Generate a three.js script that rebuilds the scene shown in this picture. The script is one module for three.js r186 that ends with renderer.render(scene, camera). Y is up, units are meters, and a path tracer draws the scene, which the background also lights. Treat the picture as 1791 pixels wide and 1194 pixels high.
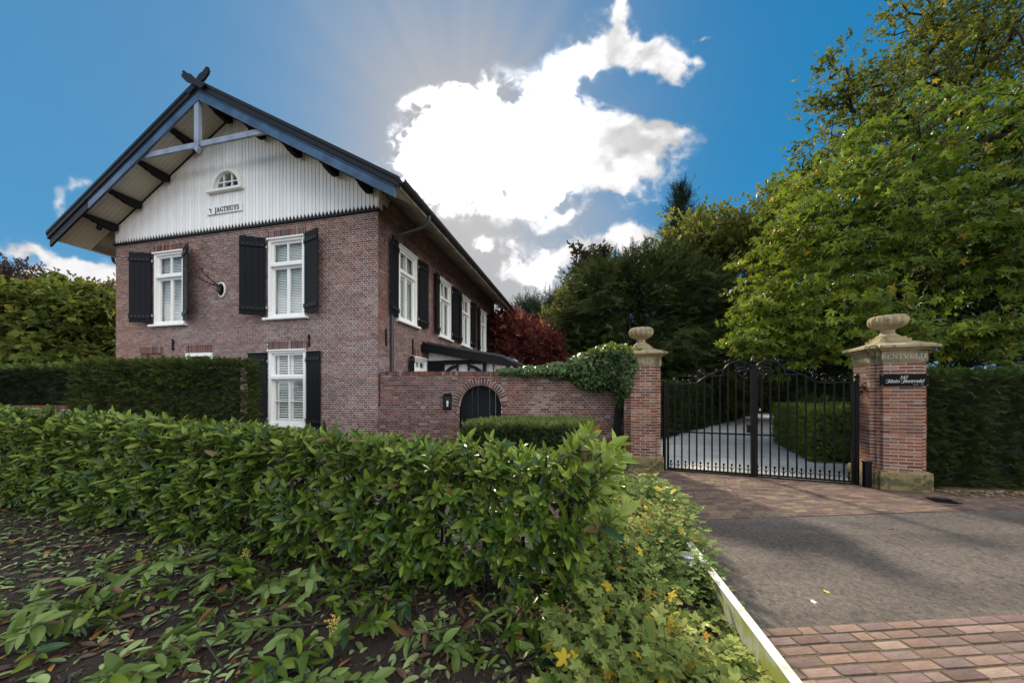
import * as THREE from 'three';
import { mergeGeometries } from 'three/addons/utils/BufferGeometryUtils.js';
import { TextGeometry } from 'three/addons/geometries/TextGeometry.js';
import { FontLoader } from 'three/addons/loaders/FontLoader.js';

// ------------------------------------------------------------------ camera, sky, sun, exposure
const scene = new THREE.Scene();
const EYE = 1.7, LENS = 580, CX = 895.5, HZ = 687.5;           // eye height; lens and horizon in pixels of a 1791 px wide picture
const camera = new THREE.PerspectiveCamera(2 * Math.atan(HZ / LENS) * 180 / Math.PI, 1791 / (2 * HZ), 0.05, 600);
camera.position.set(0, EYE, 0);
camera.lookAt(0, EYE, -1);
camera.setViewOffset(1791, 2 * HZ, 0, 0, 1791, 1194);           // a lens shifted up: level camera, upright verticals
camera.updateProjectionMatrix();
const renderer = new THREE.WebGLRenderer({ antialias: true });
renderer.setSize(1024, 682);
renderer.toneMapping = THREE.LinearToneMapping;
const EXPOSURE = 1.7;
renderer.toneMappingExposure = EXPOSURE;
renderer.shadowMap.enabled = true;
const SUN = new THREE.Vector3(-0.165, 0.73, -1).normalize();
const sun = new THREE.DirectionalLight(new THREE.Color(1, 0.88, 0.68), 5);
sun.position.copy(SUN).multiplyScalar(60);
sun.castShadow = true; sun.shadow.radius = 7;
Object.assign(sun.shadow.camera, { left: -40, right: 40, top: 40, bottom: -40, near: 1, far: 140 });
sun.shadow.mapSize.set(4096, 4096);
scene.add(sun); scene.add(sun.target);

// ------------------------------------------------------------------ random numbers and noise
function rng(seed) { let a = seed >>> 0; return () => { a = (a + 0x6d2b79f5) | 0; let t = Math.imul(a ^ (a >>> 15), 1 | a); t = (t + Math.imul(t ^ (t >>> 7), 61 | t)) ^ t; return ((t ^ (t >>> 14)) >>> 0) / 4294967296; }; }
const clamp = THREE.MathUtils.clamp, lerp = THREE.MathUtils.lerp, sstep = (a, b, x) => { const t = clamp((x - a) / (b - a), 0, 1); return t * t * (3 - 2 * t); };
const hash2 = (x, y) => { let h = Math.imul(x, 374761393) + Math.imul(y, 668265263) | 0; h = Math.imul(h ^ (h >>> 13), 1274126177); return ((h ^ (h >>> 16)) >>> 0) / 4294967296; };
function vnoise(x, y, per) {
  const xi = Math.floor(x), yi = Math.floor(y), fx = x - xi, fy = y - yi, u = fx * fx * (3 - 2 * fx), v = fy * fy * (3 - 2 * fy);
  const w = per ? (k) => ((k % per) + per) % per : (k) => k;
  const a = hash2(w(xi), w(yi)), b = hash2(w(xi + 1), w(yi)), c = hash2(w(xi), w(yi + 1)), d = hash2(w(xi + 1), w(yi + 1));
  return a + (b - a) * u + (c - a) * v + (a - b - c + d) * u * v;
}
function fbm(x, y, oct = 5, per = 0) { let s = 0, a = 0.5, n = 0; for (let i = 0; i < oct; i++) { s += a * vnoise(x, y, per); n += a; x = x * 2 + (per ? 0 : 17.3); y = y * 2 + (per ? 0 : 9.1); per *= 2; a *= 0.5; } return s / n; }

// ------------------------------------------------------------------ the sky: air and clouds by direction
function makeSky() {
  const W = 4096, H = 2048, data = new Float32Array(W * H * 4);
  // cumulus masses: direction (x / -z, y / -z), half sizes, weight
  const D = (x, y, rx, ry, w = 1) => [(x - CX) / LENS, (HZ - y) / LENS, rx / LENS, ry / LENS, w];
  const heaps = [
    D(752, 258, 58, 64), D(800, 265, 84, 84), D(870, 252, 95, 92), D(950, 262, 105, 88), D(1030, 270, 95, 72), D(1085, 282, 68, 58), D(1150, 240, 44, 36, .85), D(1120, 265, 52, 42),
    D(985, 292, 82, 48), D(780, 315, 80, 50), D(1075, 322, 40, 22, .75), D(845, 190, 50, 34, .8),
    D(945, 190, 34, 26, .8), D(985, 148, 40, 38), D(1015, 112, 40, 38), D(1052, 76, 40, 44), D(1086, 58, 32, 38, .9), D(1120, 82, 44, 30), D(1155, 104, 42, 30, .9), D(1180, 118, 26, 34, .7), D(1150, 142, 34, 18, .6),
    D(1090, 22, 16, 26, .65), D(1234, 60, 20, 8, .62), D(1222, 106, 12, 12, .6),
    D(985, 393, 24, 14, .8), D(858, 440, 28, 15, .8), D(1000, 455, 78, 27), D(955, 472, 60, 20), D(1065, 436, 48, 24, .95), D(1120, 430, 60, 22, .9), D(1190, 440, 70, 40), D(1400, 395, 60, 40),
    D(44, 436, 40, 20, .95), D(115, 462, 46, 20), D(165, 462, 36, 16, .8), D(150, 492, 88, 24), D(60, 512, 120, 30), D(104, 345, 14, 22, .38), D(146, 330, 22, 12, .38),
  ];
  const holes = [D(1085, 150, 46, 22), D(1020, 140, 14, 24), D(1190, 190, 30, 30)];
  const c = new THREE.Color();
  for (let j = 0; j < H; j++) {
    const el = ((j + 0.5) / H - 0.5) * Math.PI, dy = Math.sin(el), ce = Math.cos(el);
    for (let i = 0; i < W; i++) {
      const o = (j * W + i) * 4; data[o + 3] = 1;
      if (dy < -0.01) { data[o] = 0.16; data[o + 1] = 0.15; data[o + 2] = 0.14; continue; }
      const az = ((i + 0.5) / W - 0.5) * 2 * Math.PI, dx = Math.cos(az) * ce, dz = Math.sin(az) * ce;
      const cs = clamp(dx * SUN.x + dy * SUN.y + dz * SUN.z, -1, 1), ang = Math.acos(cs);
      const up = Math.max(dy, 0);
      // clear air: deeper overhead and away from the sun, paler low down
      let k = sstep(0, 0.8, up), r = lerp(0.030, 0.006, k), g = lerp(0.31, 0.195, k), b = lerp(0.62, 0.47, k);
      const low = 1 - sstep(0, 0.30, up); r = lerp(r, 0.42, low * 0.55); g = lerp(g, 0.58, low * 0.55); b = lerp(b, 0.74, low * 0.55);
      // thin haze on the side where the air is lit, then the glow round the veiled sun with faint shafts
      const hz = 0.13 * sstep(0.25, -0.85, dx) + 0.26 * Math.exp(-Math.pow(ang / 0.52, 2)); r = lerp(r, 0.44, hz); g = lerp(g, 0.58, hz); b = lerp(b, 0.70, hz);
      const turn = Math.atan2(dy - SUN.y, dx - SUN.x), ray = 1 + 0.5 * (vnoise(turn * 9 + 40, 3.3) - 0.5);
      let h = clamp(Math.exp(-Math.pow(ang / 0.27, 2) * ray) * 0.9, 0, 1);
      r = lerp(r, 0.60, h); g = lerp(g, 0.55, h); b = lerp(b, 0.52, h);
      let alpha = 0, lit = 1, inView = 0, shade = 1;
      const px = dz < -0.15 ? dx / -dz : 9, py = dz < -0.15 ? dy / -dz : 9;
      inView = (1 - sstep(1.6, 2.0, Math.abs(px))) * (1 - sstep(1.22, 1.6, py)) * (dz < -0.15 ? 1 : 0);
      if (inView > 0) {
        const wx = (fbm(px * 4 + 3, py * 4 + 8, 4) - 0.5) * 0.13, wy = (fbm(px * 4 + 31, py * 4 + 18, 4) - 0.5) * 0.13;
        const tx = (fbm(px * 22 + 7, py * 22, 4) - 0.5) * 0.05, ty = (fbm(px * 22 + 70, py * 22, 4) - 0.5) * 0.05;
        let s = 0, veil = 0;
        for (const q of heaps) { const ex = (px + wx + tx - q[0]) / q[2], ey = (py + wy + ty - q[1]) / q[3], d2 = ex * ex + ey * ey; if (d2 < 9) s += q[4] * Math.exp(-d2 * 1.25) * (1 - 0.45 * Math.min(1, s)); }
        for (const q of holes) { const ex = (px + wx - q[0]) / q[2], ey = (py + wy - q[1]) / q[3]; s -= 0.75 * Math.exp(-(ex * ex + ey * ey)); }
        const n1 = fbm(px * 9 + wx * 9, py * 11 + 5 + wy * 9, 7), n2 = 1 - Math.abs(2 * fbm(px * 17 + 40 + tx * 40, py * 23 + ty * 40, 5) - 1), n = n1 * 0.74 + n2 * 0.26;
        const v = s + (n - 0.56) * 2.3 * (1 - 0.55 * sstep(0.7, 1.3, s)) * sstep(0.0, 0.3, s);
        alpha = Math.max(sstep(0.28, 0.94, v), 0.42 * sstep(0.05, 0.5, v) * sstep(0.46, 0.78, n)) * inView;
        shade = 1 - 0.42 * sstep(0.62, 0.36, n1) * sstep(0.2, 0.45, ang) - 0.14 * sstep(0.45, 0.75, fbm(px * 13 + 60, py * 15, 5)) * sstep(0.2, 0.4, ang);
        // grey under side drifting below and left of the main heap
        const vx = (px + wx * 2 + 0.12) / 0.36, vy = (py + wy * 2 - 0.42) / 0.24; veil = Math.exp(-(vx * vx + vy * vy) * 1.1) * 0.95 + Math.exp(-(Math.pow((px + 0.05) / 0.3, 2) + Math.pow((py - 0.2) / 0.18, 2))) * 0.75;
        veil = clamp(veil * (0.7 + 0.6 * fbm(px * 4 + 9, py * 4, 4)), 0, 0.93) * inView;
        const gr = lerp(0.50, 0.60, fbm(px * 6, py * 6 + 60, 3));
        r = lerp(r, gr, veil); g = lerp(g, gr * 0.985, veil); b = lerp(b, gr * 0.99, veil);
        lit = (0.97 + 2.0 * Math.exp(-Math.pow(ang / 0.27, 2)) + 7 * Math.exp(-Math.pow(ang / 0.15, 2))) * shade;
      }
      if (inView < 1) {                                          // out of view: added cumulus, brighter than in view, to lift the shaded front
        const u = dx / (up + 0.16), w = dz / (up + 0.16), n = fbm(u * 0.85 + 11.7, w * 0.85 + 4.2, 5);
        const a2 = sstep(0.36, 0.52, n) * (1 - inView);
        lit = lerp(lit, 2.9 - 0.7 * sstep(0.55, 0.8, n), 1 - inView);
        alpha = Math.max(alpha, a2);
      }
      r = lerp(r, 0.98 * lit, alpha); g = lerp(g, 0.97 * lit, alpha); b = lerp(b, 0.97 * lit, alpha);
      data[o] = r / EXPOSURE; data[o + 1] = g / EXPOSURE; data[o + 2] = b / EXPOSURE;
    }
  }
  const t = new THREE.DataTexture(data, W, H, THREE.RGBAFormat, THREE.FloatType);
  t.mapping = THREE.EquirectangularReflectionMapping; t.magFilter = THREE.LinearFilter; t.needsUpdate = true;
  return t;
}
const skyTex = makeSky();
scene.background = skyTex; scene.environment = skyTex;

// ------------------------------------------------------------------ small helpers
const V = (x, y, z) => new THREE.Vector3(x, y, z);
const lin = (r, g, b) => new THREE.Color().setRGB(r, g, b);
const counts = {};
function numbered(n) { const k = counts[n] = (counts[n] ?? -1) + 1; return k ? n + '_' + String(k).padStart(3, '0') : n; }
function tag(o, label, category, group, kind) {
  if (label) o.userData.label = label; if (category) o.userData.category = category;
  if (group) o.userData.group = group; if (kind) o.userData.kind = kind; return o;
}
function mesh(name, geo, mat, parent) { const m = new THREE.Mesh(geo, mat); m.name = parent ? name : numbered(name); m.castShadow = m.receiveShadow = true; (parent ?? scene).add(m); return m; }
function group(name, parent, x = 0, y = 0, z = 0, ry = 0) { const g = new THREE.Group(); g.name = parent ? name : numbered(name); g.position.set(x, y, z); g.rotation.y = ry; (parent ?? scene).add(g); return g; }
const at = (x, y, d) => V((x - CX) / LENS * d, EYE - (y - HZ) / LENS * d, -d);     // a point measured on the photograph at a known depth
function uvBox(g, s = 1) {                                       // uv in metres from the dominant side
  const p = g.attributes.position, n = g.attributes.normal, uv = new Float32Array(p.count * 2);
  for (let i = 0; i < p.count; i++) {
    const ax = Math.abs(n.getX(i)), ay = Math.abs(n.getY(i)), az = Math.abs(n.getZ(i)), x = p.getX(i), y = p.getY(i), z = p.getZ(i);
    if (ay >= ax && ay >= az) { uv[2 * i] = x * s; uv[2 * i + 1] = z * s; } else if (ax >= az) { uv[2 * i] = z * s; uv[2 * i + 1] = y * s; } else { uv[2 * i] = x * s; uv[2 * i + 1] = y * s; }
  }
  g.setAttribute('uv', new THREE.BufferAttribute(uv, 2)); return g;
}
function box(w, h, d, x = 0, y = 0, z = 0, rx = 0, ry = 0, rz = 0) {
  const g = new THREE.BoxGeometry(w, h, d); uvBox(g);
  if (rx || ry || rz) g.applyMatrix4(new THREE.Matrix4().makeRotationFromEuler(new THREE.Euler(rx, ry, rz)));
  g.translate(x, y, z); return g;
}
function bar(a, b, w, h) { const d = b.clone().sub(a), l = d.length(), g = new THREE.BoxGeometry(w, h, l); uvBox(g); g.applyMatrix4(new THREE.Matrix4().lookAt(b, a, Math.abs(d.y) > 0.95 * l ? V(0, 0, 1) : V(0, 1, 0))); g.translate((a.x + b.x) / 2, (a.y + b.y) / 2, (a.z + b.z) / 2); return g; }
const join = (list) => mergeGeometries(list.map((g) => { const h = g.index ? g.toNonIndexed() : g; for (const k of Object.keys(h.attributes)) if (!['position', 'normal', 'uv'].includes(k)) h.deleteAttribute(k); if (!h.attributes.uv) uvBox(h); return h; }));
function extrude(pts, depth, bevel = 0, holes = []) {            // outline in x, y; thickness along -z, front at z = 0
  const s = pts instanceof THREE.Shape ? pts : new THREE.Shape(pts.map((p) => new THREE.Vector2(p[0], p[1])));
  for (const h of holes) s.holes.push(h);
  const g = new THREE.ExtrudeGeometry(s, { depth: depth - 2 * bevel, bevelEnabled: bevel > 0, bevelSize: bevel, bevelThickness: bevel, bevelSegments: 2, bevelOffset: -bevel, curveSegments: 24 });
  g.translate(0, 0, -depth + bevel); return uvBox(g);
}
const rectPath = (x0, y0, x1, y1) => new THREE.Path([[x0, y0], [x0, y1], [x1, y1], [x1, y0]].map((p) => new THREE.Vector2(...p)));
function taperTube(pts, rads, sides = 6, closeEnd = true) {      // a limb through points with a radius at each
  const pos = [], nor = [], uv = [], idx = []; let prevN = null, len = 0;
  for (let i = 0; i < pts.length; i++) {
    const t = (pts[Math.min(i + 1, pts.length - 1)].clone().sub(pts[Math.max(i - 1, 0)])).normalize();
    let n = prevN ? prevN.clone().addScaledVector(t, -prevN.dot(t)) : new THREE.Vector3().crossVectors(Math.abs(t.y) < 0.9 ? V(0, 1, 0) : V(1, 0, 0), t);
    if (n.lengthSq() < 1e-8) n = V(1, 0, 0); n.normalize(); prevN = n; const b = new THREE.Vector3().crossVectors(t, n);
    if (i) len += pts[i].distanceTo(pts[i - 1]);
    for (let k = 0; k <= sides; k++) { const a = k / sides * 2 * Math.PI, d = n.clone().multiplyScalar(Math.cos(a)).addScaledVector(b, Math.sin(a)); pos.push(pts[i].x + d.x * rads[i], pts[i].y + d.y * rads[i], pts[i].z + d.z * rads[i]); nor.push(d.x, d.y, d.z); uv.push(k / sides * 2 * Math.PI * rads[0], len); }
  }
  const m = sides + 1;
  for (let i = 0; i < pts.length - 1; i++) for (let k = 0; k < sides; k++) { const a = i * m + k, b = a + 1, c = a + m, d = c + 1; idx.push(a, b, c, b, d, c); }
  if (closeEnd) for (let k = 1; k < sides - 1; k++) { const a = (pts.length - 1) * m; idx.push(a, a + k, a + k + 1); }
  const g = new THREE.BufferGeometry(); g.setAttribute('position', new THREE.Float32BufferAttribute(pos, 3)); g.setAttribute('normal', new THREE.Float32BufferAttribute(nor, 3)); g.setAttribute('uv', new THREE.Float32BufferAttribute(uv, 2)); g.setIndex(idx); return g;
}
const tube = (pts, r, sides = 8, seg = 24) => { const c = new THREE.CatmullRomCurve3(pts, false, 'centripetal').getSpacedPoints(seg); return taperTube(c, c.map((_, i) => typeof r === 'number' ? r : r(i / seg)), sides); };
class Many {                                                     // collects copies for one InstancedMesh
  constructor() { this.m = []; this.c = []; }
  add(mat, col) { this.m.push(...mat.elements); this.c.push(col.r, col.g, col.b); return this; }
  get n() { return this.m.length / 16; }
  build(name, geo, mat, parent, kind = 'stuff') {
    const n = this.n; if (!n) return null;
    const im = new THREE.InstancedMesh(geo, mat, n); im.name = parent ? name : numbered(name);
    im.instanceMatrix = new THREE.InstancedBufferAttribute(new Float32Array(this.m), 16); im.instanceColor = new THREE.InstancedBufferAttribute(new Float32Array(this.c), 3);
    im.castShadow = im.receiveShadow = true; im.userData.kind = kind; (parent ?? scene).add(im); return im;
  }
}
const _x = V(), _y = V(), _z = V();
function leafMatrix(pos, axis, normal, s, sx = s) {              // leaf blades run along +y and face +z
  _y.copy(axis).normalize(); _z.copy(normal).addScaledVector(_y, -normal.dot(_y)); if (_z.lengthSq() < 1e-6) _z.set(_y.y, _y.z, _y.x).addScaledVector(_y, -(_y.y * _y.x + _y.z * _y.y + _y.x * _y.z)); _z.normalize(); _x.crossVectors(_y, _z);
  const m = new THREE.Matrix4().makeBasis(_x.clone().multiplyScalar(sx), _y.clone().multiplyScalar(s), _z.clone().multiplyScalar(s)); m.setPosition(pos); return m;
}
const rdir = (R) => { const z = 2 * R() - 1, a = 2 * Math.PI * R(), s = Math.sqrt(1 - z * z); return V(s * Math.cos(a), z, s * Math.sin(a)); };
const gauss = (R) => (R() + R() + R() + R() - 2) * 0.87;
function single(name, geo, mat, matrix, parent) { const m = mesh(name, geo, mat, parent); matrix.decompose(m.position, m.quaternion, m.scale); return m; }

// ------------------------------------------------------------------ textures (grain, wear and colour only)
function tex(size, fn, srgb = false, rx = 1, ry = 1) {
  const d = new Uint8Array(size * size * 4), c = new THREE.Color();
  for (let y = 0; y < size; y++) for (let x = 0; x < size; x++) { const v = fn(x / size, y / size), o = (y * size + x) * 4; for (let k = 0; k < 3; k++) d[o + k] = clamp(Math.round(255 * (Array.isArray(v) ? v[k] : v)), 0, 255); d[o + 3] = 255; }
  const t = new THREE.DataTexture(d, size, size); t.wrapS = t.wrapT = THREE.RepeatWrapping; t.magFilter = THREE.LinearFilter; t.minFilter = THREE.LinearMipmapLinearFilter; t.generateMipmaps = true; t.repeat.set(rx, ry); if (srgb) t.colorSpace = THREE.SRGBColorSpace; t.needsUpdate = true; return t;
}
const again = (t, rx, ry) => { const c = t.clone(); c.repeat.set(rx, ry); c.needsUpdate = true; return c; };
const T = {
  paint: tex(256, (u, v) => 0.93 + 0.07 * fbm(u * 6, v * 6, 5, 6)),
  mottle: tex(256, (u, v) => { const n = fbm(u * 8, v * 8, 5, 8); return 0.55 + 0.45 * sstep(0.2, 0.75, n); }),
  coarse: tex(512, (u, v) => { const a = fbm(u * 4, v * 4, 6, 4), b = fbm(u * 24, v * 24, 3, 24); return 0.42 + 0.4 * a + 0.35 * b * a + 0.1; }),
  brick: tex(128, (u, v) => 0.6 + 0.5 * fbm(u * 6, v * 6, 4, 6) - 0.18 * sstep(0.62, 0.75, fbm(u * 12, v * 12, 2, 12))),
  grain: tex(256, (u, v) => 0.5 + 0.5 * fbm(u * 40, v * 3, 4, 0) ),
  road: tex(2048, (u, v) => { const x = u * 10, y = v * 10, a = fbm(u * 420, v * 420, 2, 420), b = fbm(u * 6, v * 6, 5, 6), g = hash2(Math.floor(u * 1300), Math.floor(v * 1300)), st = fbm(u * 3 + 0.4 * b, v * 26, 4, 0), tyre = sstep(0.50, 0.72, st) * 0.22, cr = Math.abs(fbm(x * 0.9 + 3, y * 0.9, 5) - 0.5), crack = cr < 0.0035 && fbm(x * 0.5 + 20, y * 0.5, 2) > 0.56 ? 0.35 : 0; return (0.52 + 0.42 * (a - 0.5) + (g > 0.95 ? 0.40 * (g - 0.94) / 0.06 : 0) - (g < 0.06 ? 0.16 : 0)) * (0.70 + 0.6 * b) * (1 - tyre) * (1 - crack); }),
  asphaltBump: tex(1024, (u, v) => fbm(u * 128, v * 128, 3, 128)),
  soil: tex(512, (u, v) => { const a = fbm(u * 10, v * 10, 5, 10), b = fbm(u * 70, v * 70, 2, 70); return [0.30 + 0.5 * a * b + 0.18 * b, 0.25 + 0.42 * a * b + 0.13 * b, 0.22 + 0.34 * a * b + 0.1 * b]; }),
  soilBump: tex(512, (u, v) => 0.6 * fbm(u * 24, v * 24, 4, 24) + 0.4 * fbm(u * 90, v * 90, 2, 90)),
  gravel: tex(512, (u, v) => { const s = vnoise(u * 140, v * 140, 140), a = fbm(u * 4, v * 4, 4, 4); return (0.35 + 0.65 * s) * (0.8 + 0.4 * a); }),
  bark: tex(256, (u, v) => 0.3 + 0.7 * fbm(u * 24, v * 5, 4, 0)),
  stone: tex(512, (u, v) => { const a = fbm(u * 4, v * 4, 5, 4), b = fbm(u * 12 , v * 12, 4, 12), m = sstep(0.52, 0.68, a), d = sstep(0.55, 0.75, b); return [lerp(0.80, 0.54, m) - 0.24 * d, lerp(0.72, 0.52, m) - 0.20 * d, lerp(0.58, 0.40, m) - 0.17 * d]; }, true),
  rail: tex(512, (u, v) => { const a = fbm(u * 5, v * 3, 5, 0), s = fbm(u * 60, v * 4, 3, 0), m = sstep(0.42, 0.62, a * 0.75 + s * 0.25); return [lerp(0.80, 0.68, m), lerp(0.81, 0.71, m), lerp(0.76, 0.36, m)]; }, true),
};
const M = {};
const std = (name, color, rough, o = {}) => { const m = o.specularIntensity ? new THREE.MeshPhysicalMaterial({ color, roughness: rough, ...o }) : new THREE.MeshStandardMaterial({ color, roughness: rough, ...o }); m.name = name; M[name] = m; return m; };
std('mortar', lin(0.88, 0.80, 0.75), 0.95, { map: T.coarse, bumpMap: T.mottle, bumpScale: 0.002 });
std('pillarMortar', lin(0.72, 0.66, 0.58), 0.95, { map: T.coarse, bumpMap: T.mottle, bumpScale: 0.002 });
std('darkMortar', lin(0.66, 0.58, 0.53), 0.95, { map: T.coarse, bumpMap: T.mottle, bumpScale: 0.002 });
std('whitePaint', lin(0.87, 0.87, 0.85), 0.45, { map: again(T.paint, 0.7, 0.35) });
std('whiteWood', lin(0.90, 0.90, 0.89), 0.4, { map: again(T.paint, 0.9, 0.4), bumpMap: T.grain, bumpScale: 0.0006 });
std('blackPaint', lin(0.008, 0.009, 0.011), 0.5, { bumpMap: again(T.grain, 1, 0.3), bumpScale: 0.0012, specularIntensity: 0.22 });
std('ledgePaint', lin(0.009, 0.010, 0.012), 0.45, { specularIntensity: 0.25, bumpMap: again(T.grain, 0.3, 1), bumpScale: 0.001 });
std('trimBlack', lin(0.008, 0.009, 0.010), 0.5, { specularIntensity: 0.3 });
std('bargeSkySheen', lin(0.055, 0.105, 0.19), 0.3, { map: again(T.mottle, 0.6, 0.6) });  // blue of the reflected sky put into the board colour
std('bargeDark', lin(0.012, 0.014, 0.018), 0.5, { specularIntensity: 0.3 });
std('paleBlue', lin(0.30, 0.36, 0.46), 0.5, { map: T.coarse });
std('beamBlack', lin(0.012, 0.010, 0.010), 0.7, { specularIntensity: 0.3, bumpMap: T.bark, bumpScale: 0.004 });
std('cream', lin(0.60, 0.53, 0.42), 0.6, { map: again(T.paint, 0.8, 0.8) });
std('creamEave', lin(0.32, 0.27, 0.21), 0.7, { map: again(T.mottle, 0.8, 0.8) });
std('roofTile', lin(0.05, 0.045, 0.045), 0.8, { map: T.coarse });
std('zinc', lin(0.045, 0.042, 0.045), 0.5, { metalness: 0.2 });
std('blindWhite', lin(0.80, 0.82, 0.80), 0.6);
std('roomDark', lin(0.05, 0.045, 0.04), 0.95);
std('iron', lin(0.005, 0.005, 0.006), 0.42, { specularIntensity: 0.3, bumpMap: T.mottle, bumpScale: 0.0008 });
std('stone', lin(0.54, 0.53, 0.49), 0.95, { map: T.stone, bumpMap: T.coarse, bumpScale: 0.006 });
std('baseStone', lin(0.36, 0.35, 0.26), 0.95, { map: again(T.stone, 1.7, 1.7), bumpMap: again(T.coarse, 2, 2), bumpScale: 0.012 });
std('bark', lin(0.055, 0.045, 0.036), 0.95, { map: T.bark, bumpMap: T.bark, bumpScale: 0.01 });
std('darkBark', lin(0.020, 0.016, 0.013), 0.95, { bumpMap: T.bark, bumpScale: 0.006 });
std('hedgeCore', lin(0.006, 0.009, 0.004), 1);
std('steel', lin(0.42, 0.44, 0.44), 0.5, { metalness: 0.55, map: T.coarse });
std('horn', lin(0.035, 0.028, 0.022), 0.6);
std('black', lin(0.004, 0.004, 0.005), 0.25, { specularIntensity: 0.35 });
M.glass = new THREE.MeshPhysicalMaterial({ color: lin(0.93, 0.96, 0.95), roughness: 0.03, transmission: 1, thickness: 0, ior: 1.5 }); M.glass.name = 'glass';
const leafMat = (name, gloss = 0, thru = 0.42) => { const m = new THREE.MeshPhysicalMaterial({ color: 0xffffff, roughness: 0.92, transmission: thru, thickness: 0, side: THREE.DoubleSide, clearcoat: gloss, clearcoatRoughness: 0.22, specularIntensity: 0.2 }); m.name = name; M[name] = m; return m; };
leafMat('leaf', 0.18, 0.5); leafMat('dullLeaf', 0.04, 0.45); leafMat('fieldLeaf', 0.10, 0.42); leafMat('needle', 0.05, 0.18); leafMat('laurelLeaf', 0.5, 0.28); leafMat('ivyLeaf', 0.4, 0.22);
M.litter = new THREE.MeshStandardMaterial({ color: 0xffffff, roughness: 0.75, side: THREE.DoubleSide }); M.litter.name = 'litter';
const tinted = new Map();                                        // shared copies of a leaf or brick material in a few dozen tones
function tone(base, c, near = 0.022) { const s = [c.r, c.g, c.b].map((x) => Math.sqrt(Math.max(x, 0))); if (!tinted.has(base)) tinted.set(base, []); let best = null, bd = near; for (const t of tinted.get(base)) { const d = Math.hypot(t.s[0] - s[0], t.s[1] - s[1], t.s[2] - s[2]); if (d < bd) { bd = d; best = t; } } if (!best) { const m = base.clone(); m.color.copy(c); m.name = base.name; best = { s, m }; tinted.get(base).push(best); } return best.m; }

// ------------------------------------------------------------------ bricks
const brickGeo = box(1, 1, 1); { const p = brickGeo.attributes.uv; for (let i = 0; i < p.count; i++) p.setXY(i, p.getX(i) + 0.5, p.getY(i) + 0.5); }
const brickMat = new THREE.MeshPhysicalMaterial({ color: 0xffffff, roughness: 0.92, specularIntensity: 0.25, map: T.brick, bumpMap: T.brick, bumpScale: 0.002 }); brickMat.name = 'brick';
const REDS = [[.23, .096, .064], [.20, .088, .066], [.172, .096, .084], [.25, .124, .084], [.135, .082, .072], [.215, .114, .094], [.18, .074, .057], [.27, .148, .106]];
function brickTone(R, x, y, o = {}) {
  const k = REDS[Math.floor(R() * REDS.length)], n = fbm(x * 0.55 + (o.seed ?? 0), y * 0.55 + 3, 3), dark = o.dark ?? 1, warm = (o.warm ?? 0.5) + (n - 0.5) * 1.6;
  const j = (0.86 + 0.46 * R()) * dark, c = lin(k[0] * j * lerp(0.86, 1.12, clamp(warm, 0, 1)), k[1] * j, k[2] * j * lerp(1.25, 0.9, clamp(warm, 0, 1)));
  const pale = o.pale ?? 0; if (R() < pale + 0.6 * sstep(0.56, 0.72, fbm(x * 1.3 + 9, y * 1.3 + (o.seed ?? 0), 4))) c.lerp(lin(0.42, 0.34, 0.31), 0.22 + 0.35 * R()); if (o.stain) c.multiplyScalar(1 - 0.4 * o.stain(x, y) * (0.6 + 0.4 * R()));
  return c;
}
// courses of bricks over x0..x1, y0..y1; cut(y) gives the spans that stay open in a course
function lay(o, put) {
  const R = rng(o.seed ?? 1), c = o.course ?? 0.052, j = o.joint ?? 0.013, L = o.length ?? 0.199;
  const rows = Math.round((o.y1 - o.y0) / c);
  for (let i = 0; i < rows; i++) {
    const y = o.y0 + (i + 0.5) * c, header = o.bond === 'run' ? false : i % 2 === 0, pitch = header ? L / 2 : L;
    const start = o.x0 - pitch + (header ? 0 : (o.bond === 'run' ? (i % 2) * L / 2 : (i % 4 === 1 ? L * 0.25 : L * 0.75)));
    let free = [[o.x0, o.x1]];
    for (const [a, b] of o.cut ? o.cut(y) : []) free = free.flatMap(([p, q]) => b <= p || a >= q ? [[p, q]] : [[p, a], [b, q]].filter(([s, t]) => t - s > 0.02));
    for (const [p, q] of free) for (let x = start + pitch * Math.floor((p - start) / pitch); x < q; x += pitch) {
      const a = Math.max(x, p) + (x < p ? 0 : j / 2), b = Math.min(x + pitch, q) - (x + pitch > q ? 0 : j / 2);
      if (b - a < 0.022) continue;
      put((a + b) / 2, y, b - a, c - j, R);
    }
  }
}
// put bricks on a wall: those that show largest as meshes of their own, the rest joined
function setBricks(list, parent, keep = 300, base = brickMat) {
  parent.updateWorldMatrix(true, false);
  const eye = V(0, EYE, 0).applyMatrix4(parent.matrixWorld.clone().invert());
  for (const b of list) b.d = V(b.x, b.y, b.z).distanceTo(eye) + (b.hid ? 100 : 0);
  list.sort((a, b) => a.d - b.d);
  const many = new Many(), q = new THREE.Quaternion(), e = new THREE.Euler();
  list.forEach((b, i) => {
    const m = new THREE.Matrix4().compose(V(b.x, b.y, b.z), q.setFromEuler(e.set(b.rx ?? 0, b.ry ?? 0, b.rz ?? 0)), V(b.w, b.h, b.t));
    if (i < keep && !b.hid) single('brick', brickGeo, tone(base, b.c), m, parent); else many.add(m, b.c);
  });
  many.build('bricks', brickGeo, base, parent);
}

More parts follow.
